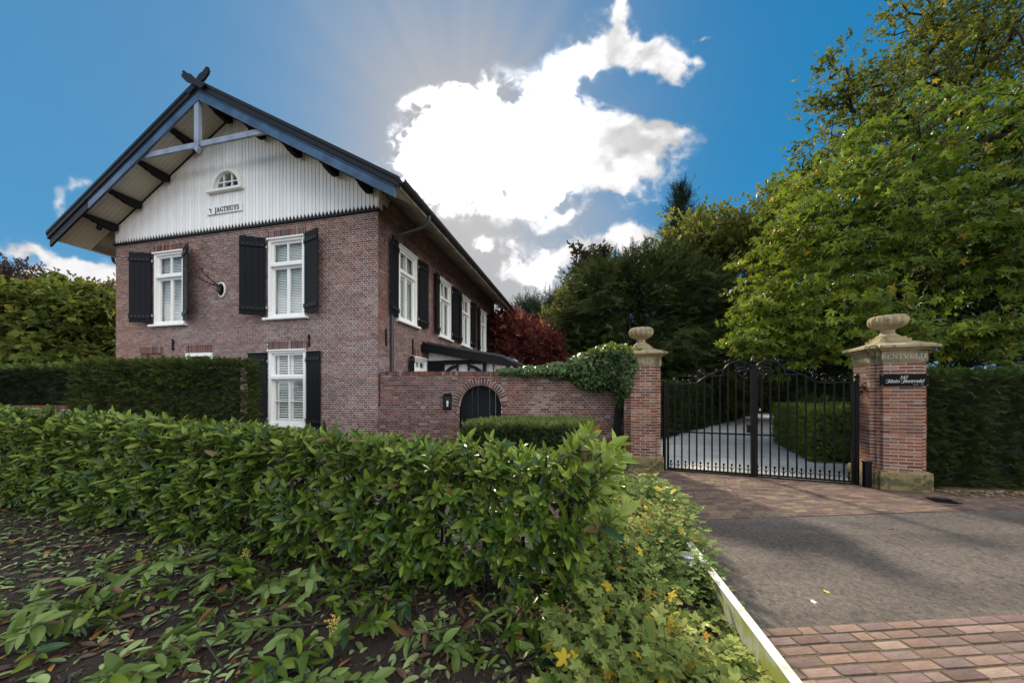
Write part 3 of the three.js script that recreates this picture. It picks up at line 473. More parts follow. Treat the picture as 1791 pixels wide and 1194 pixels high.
// ---- roof
{
  const z0 = 0.76, z1 = -SL - 0.76, ex = 5.275;
  for (const s of [-1, 1]) {
    const X = (d) => MID + s * d, up = (d) => RIDGE - PITCH * d;
    const slab = extrude([[X(0), up(0)], [X(ex), up(ex)], [X(ex), up(ex) - 0.13], [X(0), up(0) - 0.13]], z0 - z1); slab.translate(0, 0, z0); mesh('roof_slope', slab, M.roofTile, house);
    const rows = 15; for (let k = 0; k < rows; k++) { const d0 = k * ex / rows, d1 = d0 + ex / rows + 0.02; const t = extrude([[X(d0), up(d0) + 0.012], [X(d1), up(d1) + 0.045], [X(d1), up(d1) + 0.006], [X(d0), up(d0) + 0.004]], z0 - z1 - 0.04); t.translate(0, 0, z0 - 0.02); mesh('tile_course', t, M.roofTile, house); }
    // soffit boards of the gable overhang run up the slope
    for (let k = 0; k < 8; k++) { const zf = 0.735 - k * 0.0885; const b = extrude([[X(0.02), up(0.02) - 0.135], [X(ex - 0.03), up(ex - 0.03) - 0.135], [X(ex - 0.03), up(ex - 0.03) - 0.157], [X(0.02), up(0.02) - 0.157]], 0.0845); b.translate(0, 0, zf); mesh('soffit_board', b, M.cream, house); }
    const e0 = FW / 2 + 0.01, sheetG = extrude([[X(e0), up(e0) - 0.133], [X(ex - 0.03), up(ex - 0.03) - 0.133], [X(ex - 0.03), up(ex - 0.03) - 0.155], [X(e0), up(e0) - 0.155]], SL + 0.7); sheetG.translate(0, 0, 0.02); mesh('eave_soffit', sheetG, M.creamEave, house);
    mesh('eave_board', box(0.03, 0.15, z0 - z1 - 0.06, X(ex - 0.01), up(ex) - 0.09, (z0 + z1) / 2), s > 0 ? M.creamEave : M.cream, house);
    // verge: dark capping board above, under it a board with the sky reflection painted on as blue
    const board = (name, dA, dB, hi, lo, zf, th, mat) => { const g = extrude([[X(dA), up(dA) - lo], [X(dB), up(dB) - lo], [X(dB), up(dB) - hi], [X(dA), up(dA) - hi]], th, 0.008); g.translate(0, 0, zf); mesh(name, g, mat, house); };
    board('verge_cap', 0, ex + 0.04, -0.05, 0.035, 0.845, 0.07, M.bargeDark); board('verge_board', 0, ex + 0.02, 0.037, 0.16, 0.83, 0.06, M.bargeDark);
    const dEnd = s > 0 ? ex - 0.06 : 3.75; board('barge_board', 0, dEnd, 0.162, 0.41, 0.805, 0.045, M.bargeSkySheen); if (s < 0) board('barge_board', dEnd + 0.004, ex - 0.02, 0.162, 0.38, 0.80, 0.045, M.bargeDark);
    board('barge_fillet', 0, dEnd, 0.195, 0.215, 0.815, 0.03, M.bargeDark);
    // crossed gable boards
    const cb = extrude([[-s * -0.35, -0.30], [-s * -0.22, -0.37], [-s * 0.12, -0.165], [-s * 0.24, -0.115], [-s * 0.36, 0.0], [-s * 0.395, 0.075], [-s * 0.34, 0.085], [-s * 0.37, 0.14], [-s * 0.31, 0.17], [-s * 0.20, 0.075], [-s * 0.08, 0.03], [-s * 0.0, -0.06]].map(([x, y]) => [MID + x, RIDGE + 0.10 + y]), 0.045, 0.006); cb.translate(0, 0, s > 0 ? 0.90 : 0.853); mesh('crossed_finial', cb, M.bargeDark, house);
    // eave gutter and its pipes
    const prof = []; for (let k = 0; k <= 10; k++) { const a = Math.PI + k / 10 * Math.PI; prof.push([Math.cos(a) * 0.075, Math.sin(a) * 0.085]); } for (let k = 10; k >= 0; k--) { const a = Math.PI + k / 10 * Math.PI; prof.push([Math.cos(a) * 0.068, Math.sin(a) * 0.077]); }
    const gut = extrude(prof, z0 - z1 + 0.05); gut.translate(X(ex + 0.075), up(ex) - 0.01, z0 + 0.03); mesh('gutter', gut, M.zinc, house);
    for (const t of [0.476, SL - 0.06]) { const W = s > 0 ? 0 : -FW, px = (d) => W + s * d, z = -t; mesh('drainpipe', tube([V(px(1.05), 5.99, z), V(px(1.05), 5.84, z), V(px(0.98), 5.74, z), V(px(0.5), 5.63, z), V(px(0.1), 5.53, z), V(px(0.06), 5.40, z), V(px(0.06), 4.5, z), V(px(0.06), 2, z), V(px(0.06), 0.02, z)], 0.04, 8, 60), M.zinc, house); }
  }
  mesh('ridge', taperTube([V(MID, RIDGE + 0.02, z0 - 0.02), V(MID, RIDGE + 0.02, z1)], [0.09, 0.09], 10), M.roofTile, house);
  // purlin ends with a shaped under side
  for (const d of [0, -1.05, 1.05, -2.15, 2.15, -3.2, 3.2, -4.12, 4.12]) {
    const y = soffitY(MID + d) + 0.026 - Math.abs(d ? 0.07 * PITCH : 0.05), zf = [[0, 0], [0.70, 0], [0.70, -0.10], [0.62, -0.095], [0.52, -0.115], [0.46, -0.15], [0.42, -0.145], [0.34, -0.19], [0.2, -0.215], [0.10, -0.225], [0.03, -0.20], [0, -0.14]];
    const g = extrude(zf, 0.12, 0.008); g.rotateY(-Math.PI / 2); g.translate(MID + d - 0.06, y, 0.052); mesh('purlin', g, M.beamBlack, house);
  }
  mesh('king_post', extrude([[-0.065, 0], [0.065, 0], [0.065, -1.02], [0.085, -1.05], [0.05, -1.1], [0.07, -1.14], [0.03, -1.19], [0, -1.24], [-0.03, -1.19], [-0.07, -1.14], [-0.05, -1.1], [-0.085, -1.05], [-0.065, -1.02]], 0.09, 0.006).translate(MID - 0.09, 8.70, 0.79), M.paleBlue, house);
  mesh('collar_beam', box(3.98, 0.125, 0.05, MID - 0.09, 7.68, 0.725), M.paleBlue, house);
  mesh('lamp_socket', join([new THREE.SphereGeometry(0.06, 12, 8).translate(MID - 4.12, 6.26, 0.42), box(0.06, 0.1, 0.06, MID - 4.12, 6.33, 0.42)]), M.black, house);
}
// ---- windows
function makeWindow(parent, x0, x1, y0, y1, o = {}) {
  const w = x1 - x0, h = y1 - y0, cx = (x0 + x1) / 2, g = group('window', parent, cx, y0, 0), F = 0.078, D = 0.11, zc = -0.03;
  const tY = h * (o.split ?? 0.665), S = 0.05;
  mesh('frame', join([box(F, h - 0.002, D, -w / 2 + F / 2, h / 2, zc), box(F, h - 0.002, D, w / 2 - F / 2, h / 2, zc), box(w - 2 * F, 0.085, D - 0.004, 0, h - 0.0435, zc), box(w - 2 * F, 0.07, D + 0.016, 0, tY, zc + 0.004), box(w - 2 * F, 0.05, D - 0.004, 0, 0.026, zc), box(w + 0.02, 0.035, 0.05, 0, h - 0.012, 0.045)]), M.whitePaint, g);
  const wi = w - 2 * F, sash = (a, b, mw, rows, zs) => { const out = [box(S, b - a, 0.05, -wi / 2 + S / 2, (a + b) / 2, zs), box(S, b - a, 0.05, wi / 2 - S / 2, (a + b) / 2, zs), box(wi - 2 * S, S, 0.048, 0, a + S / 2, zs), box(wi - 2 * S, S, 0.048, 0, b - S / 2, zs), box(mw, b - a - 2 * S, 0.044, 0, (a + b) / 2, zs)]; for (let r = 1; r < rows; r++) for (const s of [-1, 1]) out.push(box((wi - 2 * S - mw) / 2, 0.028, 0.036, s * (wi / 4 - S / 2 + mw / 4), a + S + (b - a - 2 * S) * r / rows, zs)); return join(out); };
  mesh('sash', sash(tY + 0.037, h - 0.088, 0.034, 1, -0.05), M.whitePaint, g);
  mesh('sash', sash(0.054, tY - 0.037, o.meet ?? 0.075, o.rows ?? 1, -0.065), M.whitePaint, g);
  for (const s of [-1, 1]) { mesh('pane', new THREE.PlaneGeometry(wi / 2 - S - 0.005, h - 0.088 - tY - 0.037 - 2 * S + 0.01).translate(s * (wi / 4 - S / 2 + 0.005), (tY + 0.037 + h - 0.088) / 2, -0.052), M.glass, g); mesh('pane', new THREE.PlaneGeometry(wi / 2 - S - 0.01, tY - 0.09 - 2 * S + 0.01).translate(s * (wi / 4 - S / 2 + 0.01), (0.054 + tY - 0.037) / 2, -0.067), M.glass, g); }
  const sl = [], step = o.louvre ? 0.062 : 0.042; for (let y = 0.1; y < h - 0.12; y += step) sl.push(box(wi - 0.03, 0.004, step * 0.98, 0, y, -0.16, (o.tilt ?? 0.95))); tag(mesh('blind', join(sl), M.blindWhite, g), null, null, null, 'stuff');
  if (o.louvre) mesh('shutter_frame', join([box(0.05, h - 0.15, 0.03, -wi / 2 + 0.07, h / 2, -0.125), box(0.06, h - 0.15, 0.03, 0.02, h / 2, -0.125), box(wi - 0.1, 0.07, 0.028, 0, 0.13, -0.125), box(wi - 0.1, 0.07, 0.028, 0, tY - 0.1, -0.125)]), M.blindWhite, g);
  if (o.sill !== false) mesh('sill', extrude([[-w / 2 - 0.10, -0.055], [w / 2 + 0.10, -0.055], [w / 2 + 0.10, 0.0], [-w / 2 - 0.10, 0.0]], 0.18, 0.006).translate(0, -0.002, 0.105), M.whitePaint, g);
  return g;
}
function makeShutter(parent, hx, side, y0, y1, w, deg, o = {}) {
  const g = group('shutter', parent, hx, y0, o.z ?? 0.035, side < 0 ? deg * Math.PI / 180 : -deg * Math.PI / 180), h = y1 - y0, n = 4, R = rng(Math.round(hx * 100) + 500);
  if (o.label) g.userData.label = o.label;
  for (let i = 0; i < n; i++) { const pw = w / n; mesh('plank', extrude([[-pw / 2 + 0.002, 0], [pw / 2 - 0.002, 0], [pw / 2 - 0.002, h], [-pw / 2 + 0.002, h]], 0.026, 0.004).translate(side * (0.03 + (i + 0.5) * pw), 0, 0.013 + 0.0015 * R()), M.blackPaint, g); }
  for (const [y, bh] of [[h * 0.085, 0.11], [h * 0.90, 0.11], ...(o.edge ? [[0.02, 0.03], [h - 0.02, 0.03]] : [])]) mesh('ledge', extrude([[0.035, -bh / 2], [w + 0.025, -bh / 2], [w + 0.025, bh / 2], [0.035, bh / 2]].map(([x, yy]) => [side * x, yy]), 0.022, 0.006).translate(0, y, 0.038), M.ledgePaint, g);
  for (const y of [h * 0.1, h * 0.88]) mesh('hinge', join([box(0.05, 0.03, 0.02, side * 0.01, y, 0.0), new THREE.CylinderGeometry(0.014, 0.014, 0.07, 8).translate(0, y, 0.012)]), M.steel, g);
  const rivets = []; for (let i = 0; i < 5; i++) for (const y of [h * 0.085, h * 0.90]) rivets.push(new THREE.SphereGeometry(0.008, 6, 4).translate(side * (0.09 + i * 0.1), y, 0.04)); tag(mesh('rivets', join(rivets), M.steel, g), null, null, null, 'stuff');
}
makeWindow(house, -7.03, -5.93, 3.60, 5.60); makeShutter(house, -7.04, -1, 3.66, 5.60, 0.56, 18, { z: 0.05 }); makeShutter(house, -5.92, 1, 3.66, 5.62, 0.56, 24, { z: 0.05 });
makeWindow(house, -3.13, -2.03, 3.60, 5.60); makeShutter(house, -3.14, -1, 3.66, 5.62, 0.56, 28, { z: 0.05 }); makeShutter(house, -2.02, 1, 3.66, 5.62, 0.56, 17, { z: 0.05 });
makeWindow(house, -3.12, -2.0, 0.90, 2.79, { louvre: true, rows: 2, meet: 0.04, tilt: 0.6, split: 0.63 }); makeShutter(house, -3.13, -1, 0.86, 2.73, 0.55, 3, { edge: true }); makeShutter(house, -1.99, 1, 0.86, 2.73, 0.42, 3, { edge: true });
{ // glazed door whose top shows over the hedge
  const d = group('door', house, -5.405, 0.3, 0); mesh('door_frame', join([box(0.09, 2.48, 0.12, -0.41, 1.24, -0.02), box(0.09, 2.48, 0.12, 0.41, 1.24, -0.02), box(0.73, 0.09, 0.116, 0, 2.437, -0.02)]), M.whitePaint, d);
  mesh('door_leaf', join([box(0.1, 2.38, 0.05, -0.31, 1.19, -0.08), box(0.1, 2.38, 0.05, 0.31, 1.19, -0.08), box(0.52, 0.1, 0.048, 0, 2.33, -0.08), box(0.52, 1.0, 0.048, 0, 0.5, -0.08)]), M.blackPaint, d); mesh('pane', new THREE.PlaneGeometry(0.54, 1.3).translate(0, 1.65, -0.085), M.glass, d);
  const orn = []; for (let k = 0; k < 7; k++) orn.push(new THREE.TorusGeometry(0.035, 0.010, 6, 12).translate(Math.cos(k * 2.09) * 0.055, 2.20 + Math.sin(k * 2.09) * 0.05 - (k > 2 ? 0.1 : 0), -0.05)); orn.push(box(0.022, 0.42, 0.02, 0, 2.1, -0.05)); mesh('white_grille', join(orn), M.whitePaint, d); mesh('backing', box(0.9, 2.4, 0.02, 0, 1.2, -0.6), M.roomDark, d);
}
for (const h of sideOpens) { const low = h.y0 < 2, holder = new THREE.Group(), w = makeWindow(holder, h.x0, h.x1, h.y0, h.y1, { louvre: true, meet: 0.05 }); w.removeFromParent(); house.add(w); w.position.set(0, h.y0, -(h.x0 + h.x1) / 2); w.rotation.y = Math.PI / 2;
  const sh = (hx, side, wd, deg) => { const q = new THREE.Group(); makeShutter(q, hx, side, low ? h.y0 : 3.64, low ? 2.72 : 5.56, wd, deg); const s = q.children[0]; s.removeFromParent(); house.add(s); const a = s.rotation.y; s.position.set(s.position.z, s.position.y, -hx); s.rotation.y = Math.PI / 2 + a; };
  if (low) sh(h.x0 - 0.01, -1, 0.3, 10); else { sh(h.x0 - 0.01, -1, 0.46, 12); sh(h.x1 + 0.06, 1, 0.46, 8); } }
for (const [x, y] of [[-6.34, 3.02], [-1.905, 3.0]]) mesh('wall_anchor', join([box(0.035, 0.30, 0.03, x, y, 0.02), box(0.06, 0.03, 0.034, x, y + 0.06, 0.02), box(0.06, 0.03, 0.034, x, y - 0.1, 0.02)]), M.trimBlack, house);
for (const t of [0.28, 1.55]) mesh('wall_anchor', join([box(0.03, 0.42, 0.035, 0.022, t < 1 ? 3.05 : 3.0, -t)]), M.trimBlack, house);
mesh('air_grille', join([0, 1, 2, 3, 4].map((k) => box(0.03, 0.035, 0.2, 0.012, 2.92 + k * 0.05, -2.13))), M.trimBlack, house);
// ---- lean-to porch on the side
{
  const p = group('porch', house, 0, 0, -2.45), R = rng(31), roofY = (x) => 3.24 - 0.187 * x;
  for (let i = 0; i < 18; i++) { const a = 0.05 + i * 0.135, b = a + 0.130, hi = Math.min(roofY(b), roofY(a)) - 0.2; mesh('porch_board', extrude([[a, 0], [b, 0], [b, hi], [a, hi]], 0.02, 0.004).translate(0, 0, 0.002 * R()), M.whiteWood, p); }
  mesh('porch_side', box(0.05, 2.4, 3.4, 2.48, 1.2, -1.75), M.whitePaint, p);
  mesh('porch_roof', extrude([[0.02, roofY(0)], [2.46, roofY(2.46)], [2.80, 2.60], [2.78, 2.55], [2.44, roofY(2.46) - 0.06], [0.02, roofY(0) - 0.06]], 3.9).translate(0, 0, 0.35), M.zinc, p);
  mesh('porch_fascia', extrude([[0.02, roofY(0) - 0.065], [2.44, roofY(2.44) - 0.065], [2.74, 2.54], [2.70, 2.44], [2.42, roofY(2.44) - 0.30], [0.02, roofY(0) - 0.30]], 0.05).translate(0, 0, 0.33), M.trimBlack, p);
  const sc = [[0.6, 2.68], [2.3, 2.68]]; for (let i = 0; i <= 34; i++) { const x = 2.3 - i * 0.05; sc.push([x, 2.575 - 0.022 * Math.abs(Math.sin(i * Math.PI / 3.4))]); } mesh('scalloped_trim', extrude(sc, 0.04).translate(0, 0, 0.14), M.trimBlack, p);
  for (const [a, b] of [[0.62, 0.98], [1.40, 1.78]]) { const s = a < 1 ? 1 : -1, cx = s > 0 ? 1.05 : 1.36, arc = []; for (let k = 0; k <= 12; k++) { const t = k / 12 * Math.PI / 2; arc.push([cx - s * 0.46 * Math.cos(t), 2.18 + 0.36 * Math.sin(t)]); } for (let k = 12; k >= 0; k--) { const t = k / 12 * Math.PI / 2; arc.push([cx - s * 0.36 * Math.cos(t), 2.10 + 0.36 * Math.sin(t)]); } mesh('arch_brace', extrude(s > 0 ? arc : arc.reverse(), 0.05).translate(0, 0, 0.13), M.trimBlack, p); mesh('drop', taperTube([V(cx - s * 0.02, 2.56, 0.105), V(cx - s * 0.02, 2.44, 0.105), V(cx - s * 0.02, 2.40, 0.105), V(cx - s * 0.02, 2.33, 0.105)], [0.05, 0.03, 0.04, 0.008], 8), M.trimBlack, p); }
  mesh('porch_post', box(0.09, 2.62, 0.09, 1.86, 1.31, 0.09), M.trimBlack, p); mesh('porch_shutter', box(0.54, 1.5, 0.04, 0.32, 1.93, 0.05), M.blackPaint, p);
  mesh('bracket', join([box(0.025, 0.2, 0.02, 2.12, 2.45, 0.03), box(0.07, 0.02, 0.02, 2.12, 2.5, 0.032), box(0.05, 0.02, 0.02, 2.12, 2.42, 0.032)]), M.trimBlack, p);
}
// ---- things fixed to the house
{
  const p = houseW(-4.62, 4.42, 0.0), g = group('antler_trophy', null, p.x, p.y, p.z, -HA); tag(g, 'deer antlers on a white rimmed oval plaque on the brick front', 'trophy');
  const pl = (a, b, z, t, m, n) => { const s = new THREE.Shape(); s.absellipse(0, 0, a, b, 0, 2 * Math.PI); mesh(n, extrude(s, t, 0.006).translate(0, 0, z), m, g); };
  pl(0.125, 0.20, 0.045, 0.04, M.whitePaint, 'plaque'); pl(0.098, 0.165, 0.06, 0.02, M.black, 'plaque_face');
  mesh('skull', (() => { const s = new THREE.SphereGeometry(1, 14, 10); s.scale(0.05, 0.11, 0.06); s.translate(0, -0.01, 0.09); return s; })(), M.horn, g);
  for (const s of [-1, 1]) {
    const beam = [V(s * 0.03, 0.07, 0.10), V(s * 0.07, 0.10, 0.24), V(s * 0.14, 0.17, 0.44), V(s * 0.20, 0.28, 0.62), V(s * 0.19, 0.40, 0.74)];
    mesh('antler', mergeGeometries([tube(beam, (t) => 0.020 * (1 - 0.75 * t), 7, 16), tube([beam[1], V(s * 0.06, 0.02, 0.30), V(s * 0.06, -0.02, 0.36)], (t) => 0.014 * (1 - 0.8 * t), 6, 8), tube([beam[2], V(s * 0.12, 0.28, 0.46), V(s * 0.10, 0.36, 0.46)], (t) => 0.013 * (1 - 0.8 * t), 6, 8), tube([beam[3], V(s * 0.28, 0.34, 0.66), V(s * 0.32, 0.42, 0.66)], (t) => 0.012 * (1 - 0.8 * t), 6, 8), tube([beam[3], V(s * 0.14, 0.42, 0.62)], (t) => 0.011 * (1 - 0.8 * t), 6, 6)]), M.horn, g);
  }
  const q = houseW(0.09, 6.32, -0.18), s = group('alarm_box', null, q.x, q.y, q.z, -HA); tag(s, 'small cream alarm box high on the side wall under the eave', 'alarm box');
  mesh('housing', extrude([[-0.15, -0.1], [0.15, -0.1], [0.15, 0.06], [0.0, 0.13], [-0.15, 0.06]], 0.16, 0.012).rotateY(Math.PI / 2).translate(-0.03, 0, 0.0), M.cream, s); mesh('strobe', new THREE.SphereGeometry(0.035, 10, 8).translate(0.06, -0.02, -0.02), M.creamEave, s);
}

// ================================================================== GARDEN WALL with the arched door
{
  const Z = -7.73, X0 = -3.07, X1 = 2.66, H = 2.115, w = group('garden_wall', null, 0, 0, Z); tag(w, 'weathered brick garden wall with an arched black door between house and gatepost', 'wall');
  const dx = -0.74, r = 0.49, spring = 1.39, arch = new THREE.Path(); arch.moveTo(dx - r, 0); arch.lineTo(dx - r, spring); arch.absarc(dx, spring, r, Math.PI, 0, true); arch.lineTo(dx + r, 0);
  const s = new THREE.Shape([[X0, 0], [dx - r, 0], ...(() => { const a = [[dx - r, spring]]; for (let k = 1; k < 24; k++) { const t = Math.PI - k / 24 * Math.PI; a.push([dx + r * Math.cos(t), spring + r * Math.sin(t)]); } a.push([dx + r, spring]); return a; })(), [dx + r, 0], [X1, 0], [X1, H], [X0, H]].map((p) => new THREE.Vector2(...p)));
  const body = mesh('wall_body', extrude(s, 0.3).translate(0, 0, 0.0), M.darkMortar, w), R = rng(41), list = [], opt = { seed: 15, warm: 0.35, pale: 0.07, dark: 0.80 };
  const ring = r + 0.165, cut = (y) => { const d = y - spring; if (d <= 0) return [[dx - r, dx + r]]; return d < ring ? [[dx - Math.sqrt(ring * ring - d * d), dx + Math.sqrt(ring * ring - d * d)]] : []; };
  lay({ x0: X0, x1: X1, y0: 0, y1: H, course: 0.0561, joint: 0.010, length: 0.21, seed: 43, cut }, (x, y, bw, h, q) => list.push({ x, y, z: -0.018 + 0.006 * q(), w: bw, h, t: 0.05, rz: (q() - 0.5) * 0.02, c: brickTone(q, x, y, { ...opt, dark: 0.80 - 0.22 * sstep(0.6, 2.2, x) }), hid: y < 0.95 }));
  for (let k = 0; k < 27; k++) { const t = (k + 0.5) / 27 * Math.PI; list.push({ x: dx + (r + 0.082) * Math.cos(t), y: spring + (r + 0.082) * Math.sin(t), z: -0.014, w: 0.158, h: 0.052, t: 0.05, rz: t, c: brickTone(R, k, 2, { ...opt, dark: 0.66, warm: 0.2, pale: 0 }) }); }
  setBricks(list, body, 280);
  const cop = []; for (let k = 0; k < 92; k++) { const x = X0 + 0.035 + k * 0.0622; const moss = R() < 0.3 && x < 0 ? lin(0.15, 0.13, 0.05) : null, c = brickTone(R, x * 2, 5, { ...opt, dark: 0.72 }); if (moss) c.lerp(moss, 0.5 * R()); cop.push({ x, y: H + 0.045, z: -0.155 + 0.006 * R(), w: 0.053, h: 0.09 + 0.004 * R(), t: 0.335, rz: (R() - 0.5) * 0.03, c, name: 1 }); }
  const cb = mesh('coping_bed', box(X1 - X0, 0.07, 0.30, (X0 + X1) / 2, H + 0.036, -0.156), M.darkMortar, w); setBricks(cop, cb, 92);
  const d = group('arched_door', w, dx, 0, -0.16); for (let i = 0; i < 7; i++) { const a = -r + i * 2 * r / 7 + 0.002, b = a + 2 * r / 7 - 0.004, top = (x) => spring + Math.sqrt(Math.max(0, r * r - x * x)); mesh('plank', extrude([[a, 0.02], [b, 0.02], [b, top(b)], [(a + b) / 2, top((a + b) / 2)], [a, top(a)]], 0.035, 0.004).translate(0, 0, 0.002 * R()), M.blackPaint, d); }
  mesh('knob', new THREE.SphereGeometry(0.022, 12, 8).translate(-0.36, 1.05, 0.03), M.iron, d);
  mesh('door_stop', box(0.012, spring, 0.14, dx - r + 0.004, spring / 2, -0.08), M.trimBlack, w); mesh('door_stop', box(0.012, spring, 0.14, dx + r - 0.004, spring / 2, -0.08), M.trimBlack, w);
  // lantern
  const L = group('wall_lantern', null, -1.49, 1.33, Z); tag(L, 'black box wall lantern with a white bulb beside the arched door', 'wall lamp');
  const e = 0.012, W = 0.17, HH = 0.33, DD = 0.17, fr = []; for (const sx of [-1, 1]) for (const z of [0.02, DD]) fr.push(box(0.018, HH - 0.04, 0.018, sx * (W / 2 - 0.009), HH / 2, z)); for (const y of [0.02, HH - 0.02]) { fr.push(box(W, 0.018, 0.018, 0, y, DD), box(W, 0.018, 0.018, 0, y, 0.02)); for (const sx of [-1, 1]) fr.push(box(0.018, 0.017, DD - 0.04, sx * (W / 2 - 0.009), y, DD / 2 + 0.01)); }
  mesh('frame', join(fr), M.iron, L); mesh('back_plate', box(W, HH, 0.012, 0, HH / 2, 0.006), M.iron, L); mesh('cap', extrude([[-W / 2 - 0.015, 0], [W / 2 + 0.015, 0], [W / 2 - 0.03, 0.035], [-W / 2 + 0.03, 0.035]], DD + 0.03).translate(0, HH, DD + 0.02), M.iron, L); mesh('base', box(W + 0.01, 0.015, DD, 0, 0.004, DD / 2), M.iron, L);
  for (const sx of [-1, 1]) mesh('pane', new THREE.PlaneGeometry(DD - 0.04, HH - 0.06).rotateY(Math.PI / 2).translate(sx * (W / 2 - 0.006), HH / 2, DD / 2 + 0.01), M.glass, L); mesh('pane', new THREE.PlaneGeometry(W - 0.03, HH - 0.06).translate(0, HH / 2, DD + 0.004), M.glass, L);
  std('bulbWhite', lin(0.75, 0.77, 0.8), 0.3); mesh('bulb', new THREE.LatheGeometry([[0, 0.20], [0.018, 0.195], [0.03, 0.17], [0.028, 0.14], [0.022, 0.10], [0.022, 0.06]].map((p) => new THREE.Vector2(...p)), 14).translate(0, 0, 0.09), M.bulbWhite, L); mesh('bulb_holder', new THREE.CylinderGeometry(0.022, 0.026, 0.05, 12).translate(0, 0.04, 0.09), M.iron, L);
}

// ================================================================== GATEPOSTS
const GA = Math.atan2(1.134, 2.937), GATE0 = V(3.38, 0, -7.28), gateW = (x, y, z) => V(x, y, z).applyAxisAngle(UPV, -GA).add(GATE0);
const serifReg = await new FontLoader().loadAsync('fonts/droid/droid_serif_regular.typeface.json');
function cross(a, b, c) {                                        // plan of a post with a shallow panel on each side: half core, half panel, reach
  const p = [[b, c], [b, a], [a, a], [a, b], [c, b]], out = [];
  for (let q = 0; q < 4; q++) { const t = -q * Math.PI / 2, co = Math.round(Math.cos(t)), si = Math.round(Math.sin(t)); for (const [x, y] of p) out.push([x * co - y * si, x * si + y * co]); }
  return out;
}
function slabUp(plan, y0, h, bevel = 0.01, steps = 2) { const s = new THREE.Shape(plan.map((p) => new THREE.Vector2(...p))), g = new THREE.ExtrudeGeometry(s, { depth: h - 2 * bevel, bevelEnabled: true, bevelSize: bevel, bevelThickness: bevel, bevelOffset: -bevel, bevelSegments: steps }); g.rotateX(-Math.PI / 2); g.translate(0, y0 + bevel, 0); return uvBox(g); }
function gatepost(label, cx, cz, turn, k, word, seed, dark) {
  const g = group('gatepost', null, cx, 0, cz, -turn); tag(g, label, 'gatepost', 'brick gateposts with stone urns');
  const Y = (y) => y * k, a = 0.295, b = 0.255, c = 0.365;
  mesh('stone_base', slabUp(cross(a + 0.055, b + 0.055, c + 0.06), 0, Y(0.345), 0.035, 3), M.baseStone, g);
  const core = mesh('brick_shaft', slabUp(cross(a - 0.003, b - 0.010, c - 0.001), Y(0.345) - 0.01, Y(2.24) - Y(0.345) + 0.02, 0.002, 1), M.pillarMortar, g);
  const rows = Math.round((Y(2.23) - Y(0.345)) / 0.0588), ch = (Y(2.23) - Y(0.345)) / rows, list = [], R = rng(seed);
  for (let q = 0; q < 4; q++) {
    const ang = q * Math.PI / 2, co = Math.cos(ang), si = Math.sin(ang), far = q === 2 || (q === 3 && cx < 4) ;
    const put = (x, y, z, w, h, d, t) => list.push({ x: x * co + z * si, y, z: -x * si + z * co, w, h, t: d, ry: ang, c: t, hid: far });
    for (let r = 0; r < rows; r++) {
      const y = Y(0.345) + (r + 0.5) * ch, h = ch - 0.013, out = r < 11 ? 0.001 : r < 19 ? 0.006 : r < 25 ? 0.003 : 0.0, mk = () => { const t = brickTone(R, r * 0.3 + 5 * R(), q * 3 + seed, { seed, warm: 0.7, pale: 0.10, dark: (dark ?? 1) * (r === 11 || r === 19 ? 0.8 : 1) }); t.r *= 1.07; t.b *= 0.88; return t; };
      const cuts = r % 2 ? [-b, -b + 0.102, -b + 0.306, b] : [-b, -b + 0.204, -b + 0.408, b];
      for (let i = 0; i < 3; i++) put((cuts[i] + cuts[i + 1]) / 2, y, c - 0.041 + out + 0.002 * R(), cuts[i + 1] - cuts[i] - 0.015 + (i === 0 || i === 2 ? 0.005 : 0), h, 0.09, mk());
      for (const s of [-1, 1]) put(s * (b + (a - b) / 2 + 0.002), y, a - 0.0335 + out + 0.002 * R(), a - b - 0.004, h, 0.075, mk());
    }
  }
  setBricks(list, core, 290);
  mesh('stone_frieze', slabUp(cross(a + 0.02, b + 0.012, c + 0.018), Y(2.235), Y(0.215), 0.008), M.stone, g);
  mesh('cornice', slabUp(cross(a + 0.065, b + 0.06, c + 0.07), Y(2.44), 0.035, 0.012, 3), M.stone, g);
  mesh('cornice_slab', slabUp(cross(a + 0.12, b + 0.10, c + 0.13), Y(2.44) + 0.034, 0.065, 0.02, 3), M.stone, g);
  const y1 = Y(2.44) + 0.097, cap = new THREE.CylinderGeometry(0.30, 0.60, 0.09, 4, 1); cap.rotateY(Math.PI / 4); cap.translate(0, y1 + 0.043, 0); uvBox(cap); mesh('sloping_cap', cap.toNonIndexed(), M.stone, g);
  mesh('plinth', join([box(0.42, 0.05, 0.42, 0, y1 + 0.105, 0), box(0.34, 0.045, 0.34, 0, y1 + 0.15, 0)]), M.stone, g);
  // fluted urn
  const yb = y1 + 0.17, prof = [[0, 0], [0.16, 0], [0.165, 0.012], [0.155, 0.03], [0.115, 0.055], [0.095, 0.09], [0.088, 0.125], [0.10, 0.14], [0.10, 0.155], [0.16, 0.175], [0.215, 0.205], [0.252, 0.25], [0.265, 0.295], [0.262, 0.335], [0.245, 0.372], [0.215, 0.395], [0.17, 0.40], [0.14, 0.385], [0.0, 0.375]].map((p) => new THREE.Vector2(...p));
  const seg = 112, lobes = 14, bowl = prof.slice(9), lath = new THREE.LatheGeometry(bowl, seg), p = lath.attributes.position;
  for (let i = 0; i < p.count; i++) { const x = p.getX(i), z = p.getZ(i), y = p.getY(i), t = Math.atan2(z, x), amp = sstep(0.17, 0.23, y) * (1 - sstep(0.385, 0.402, y)), f = 1 - amp * 0.105 * (1 - Math.abs(Math.sin(t * lobes / 2))) ; p.setX(i, x * f); p.setZ(i, z * f); }
  lath.computeVertexNormals(); lath.translate(0, yb, 0); const foot = new THREE.LatheGeometry(prof.slice(0, 10), 40).translate(0, yb, 0);
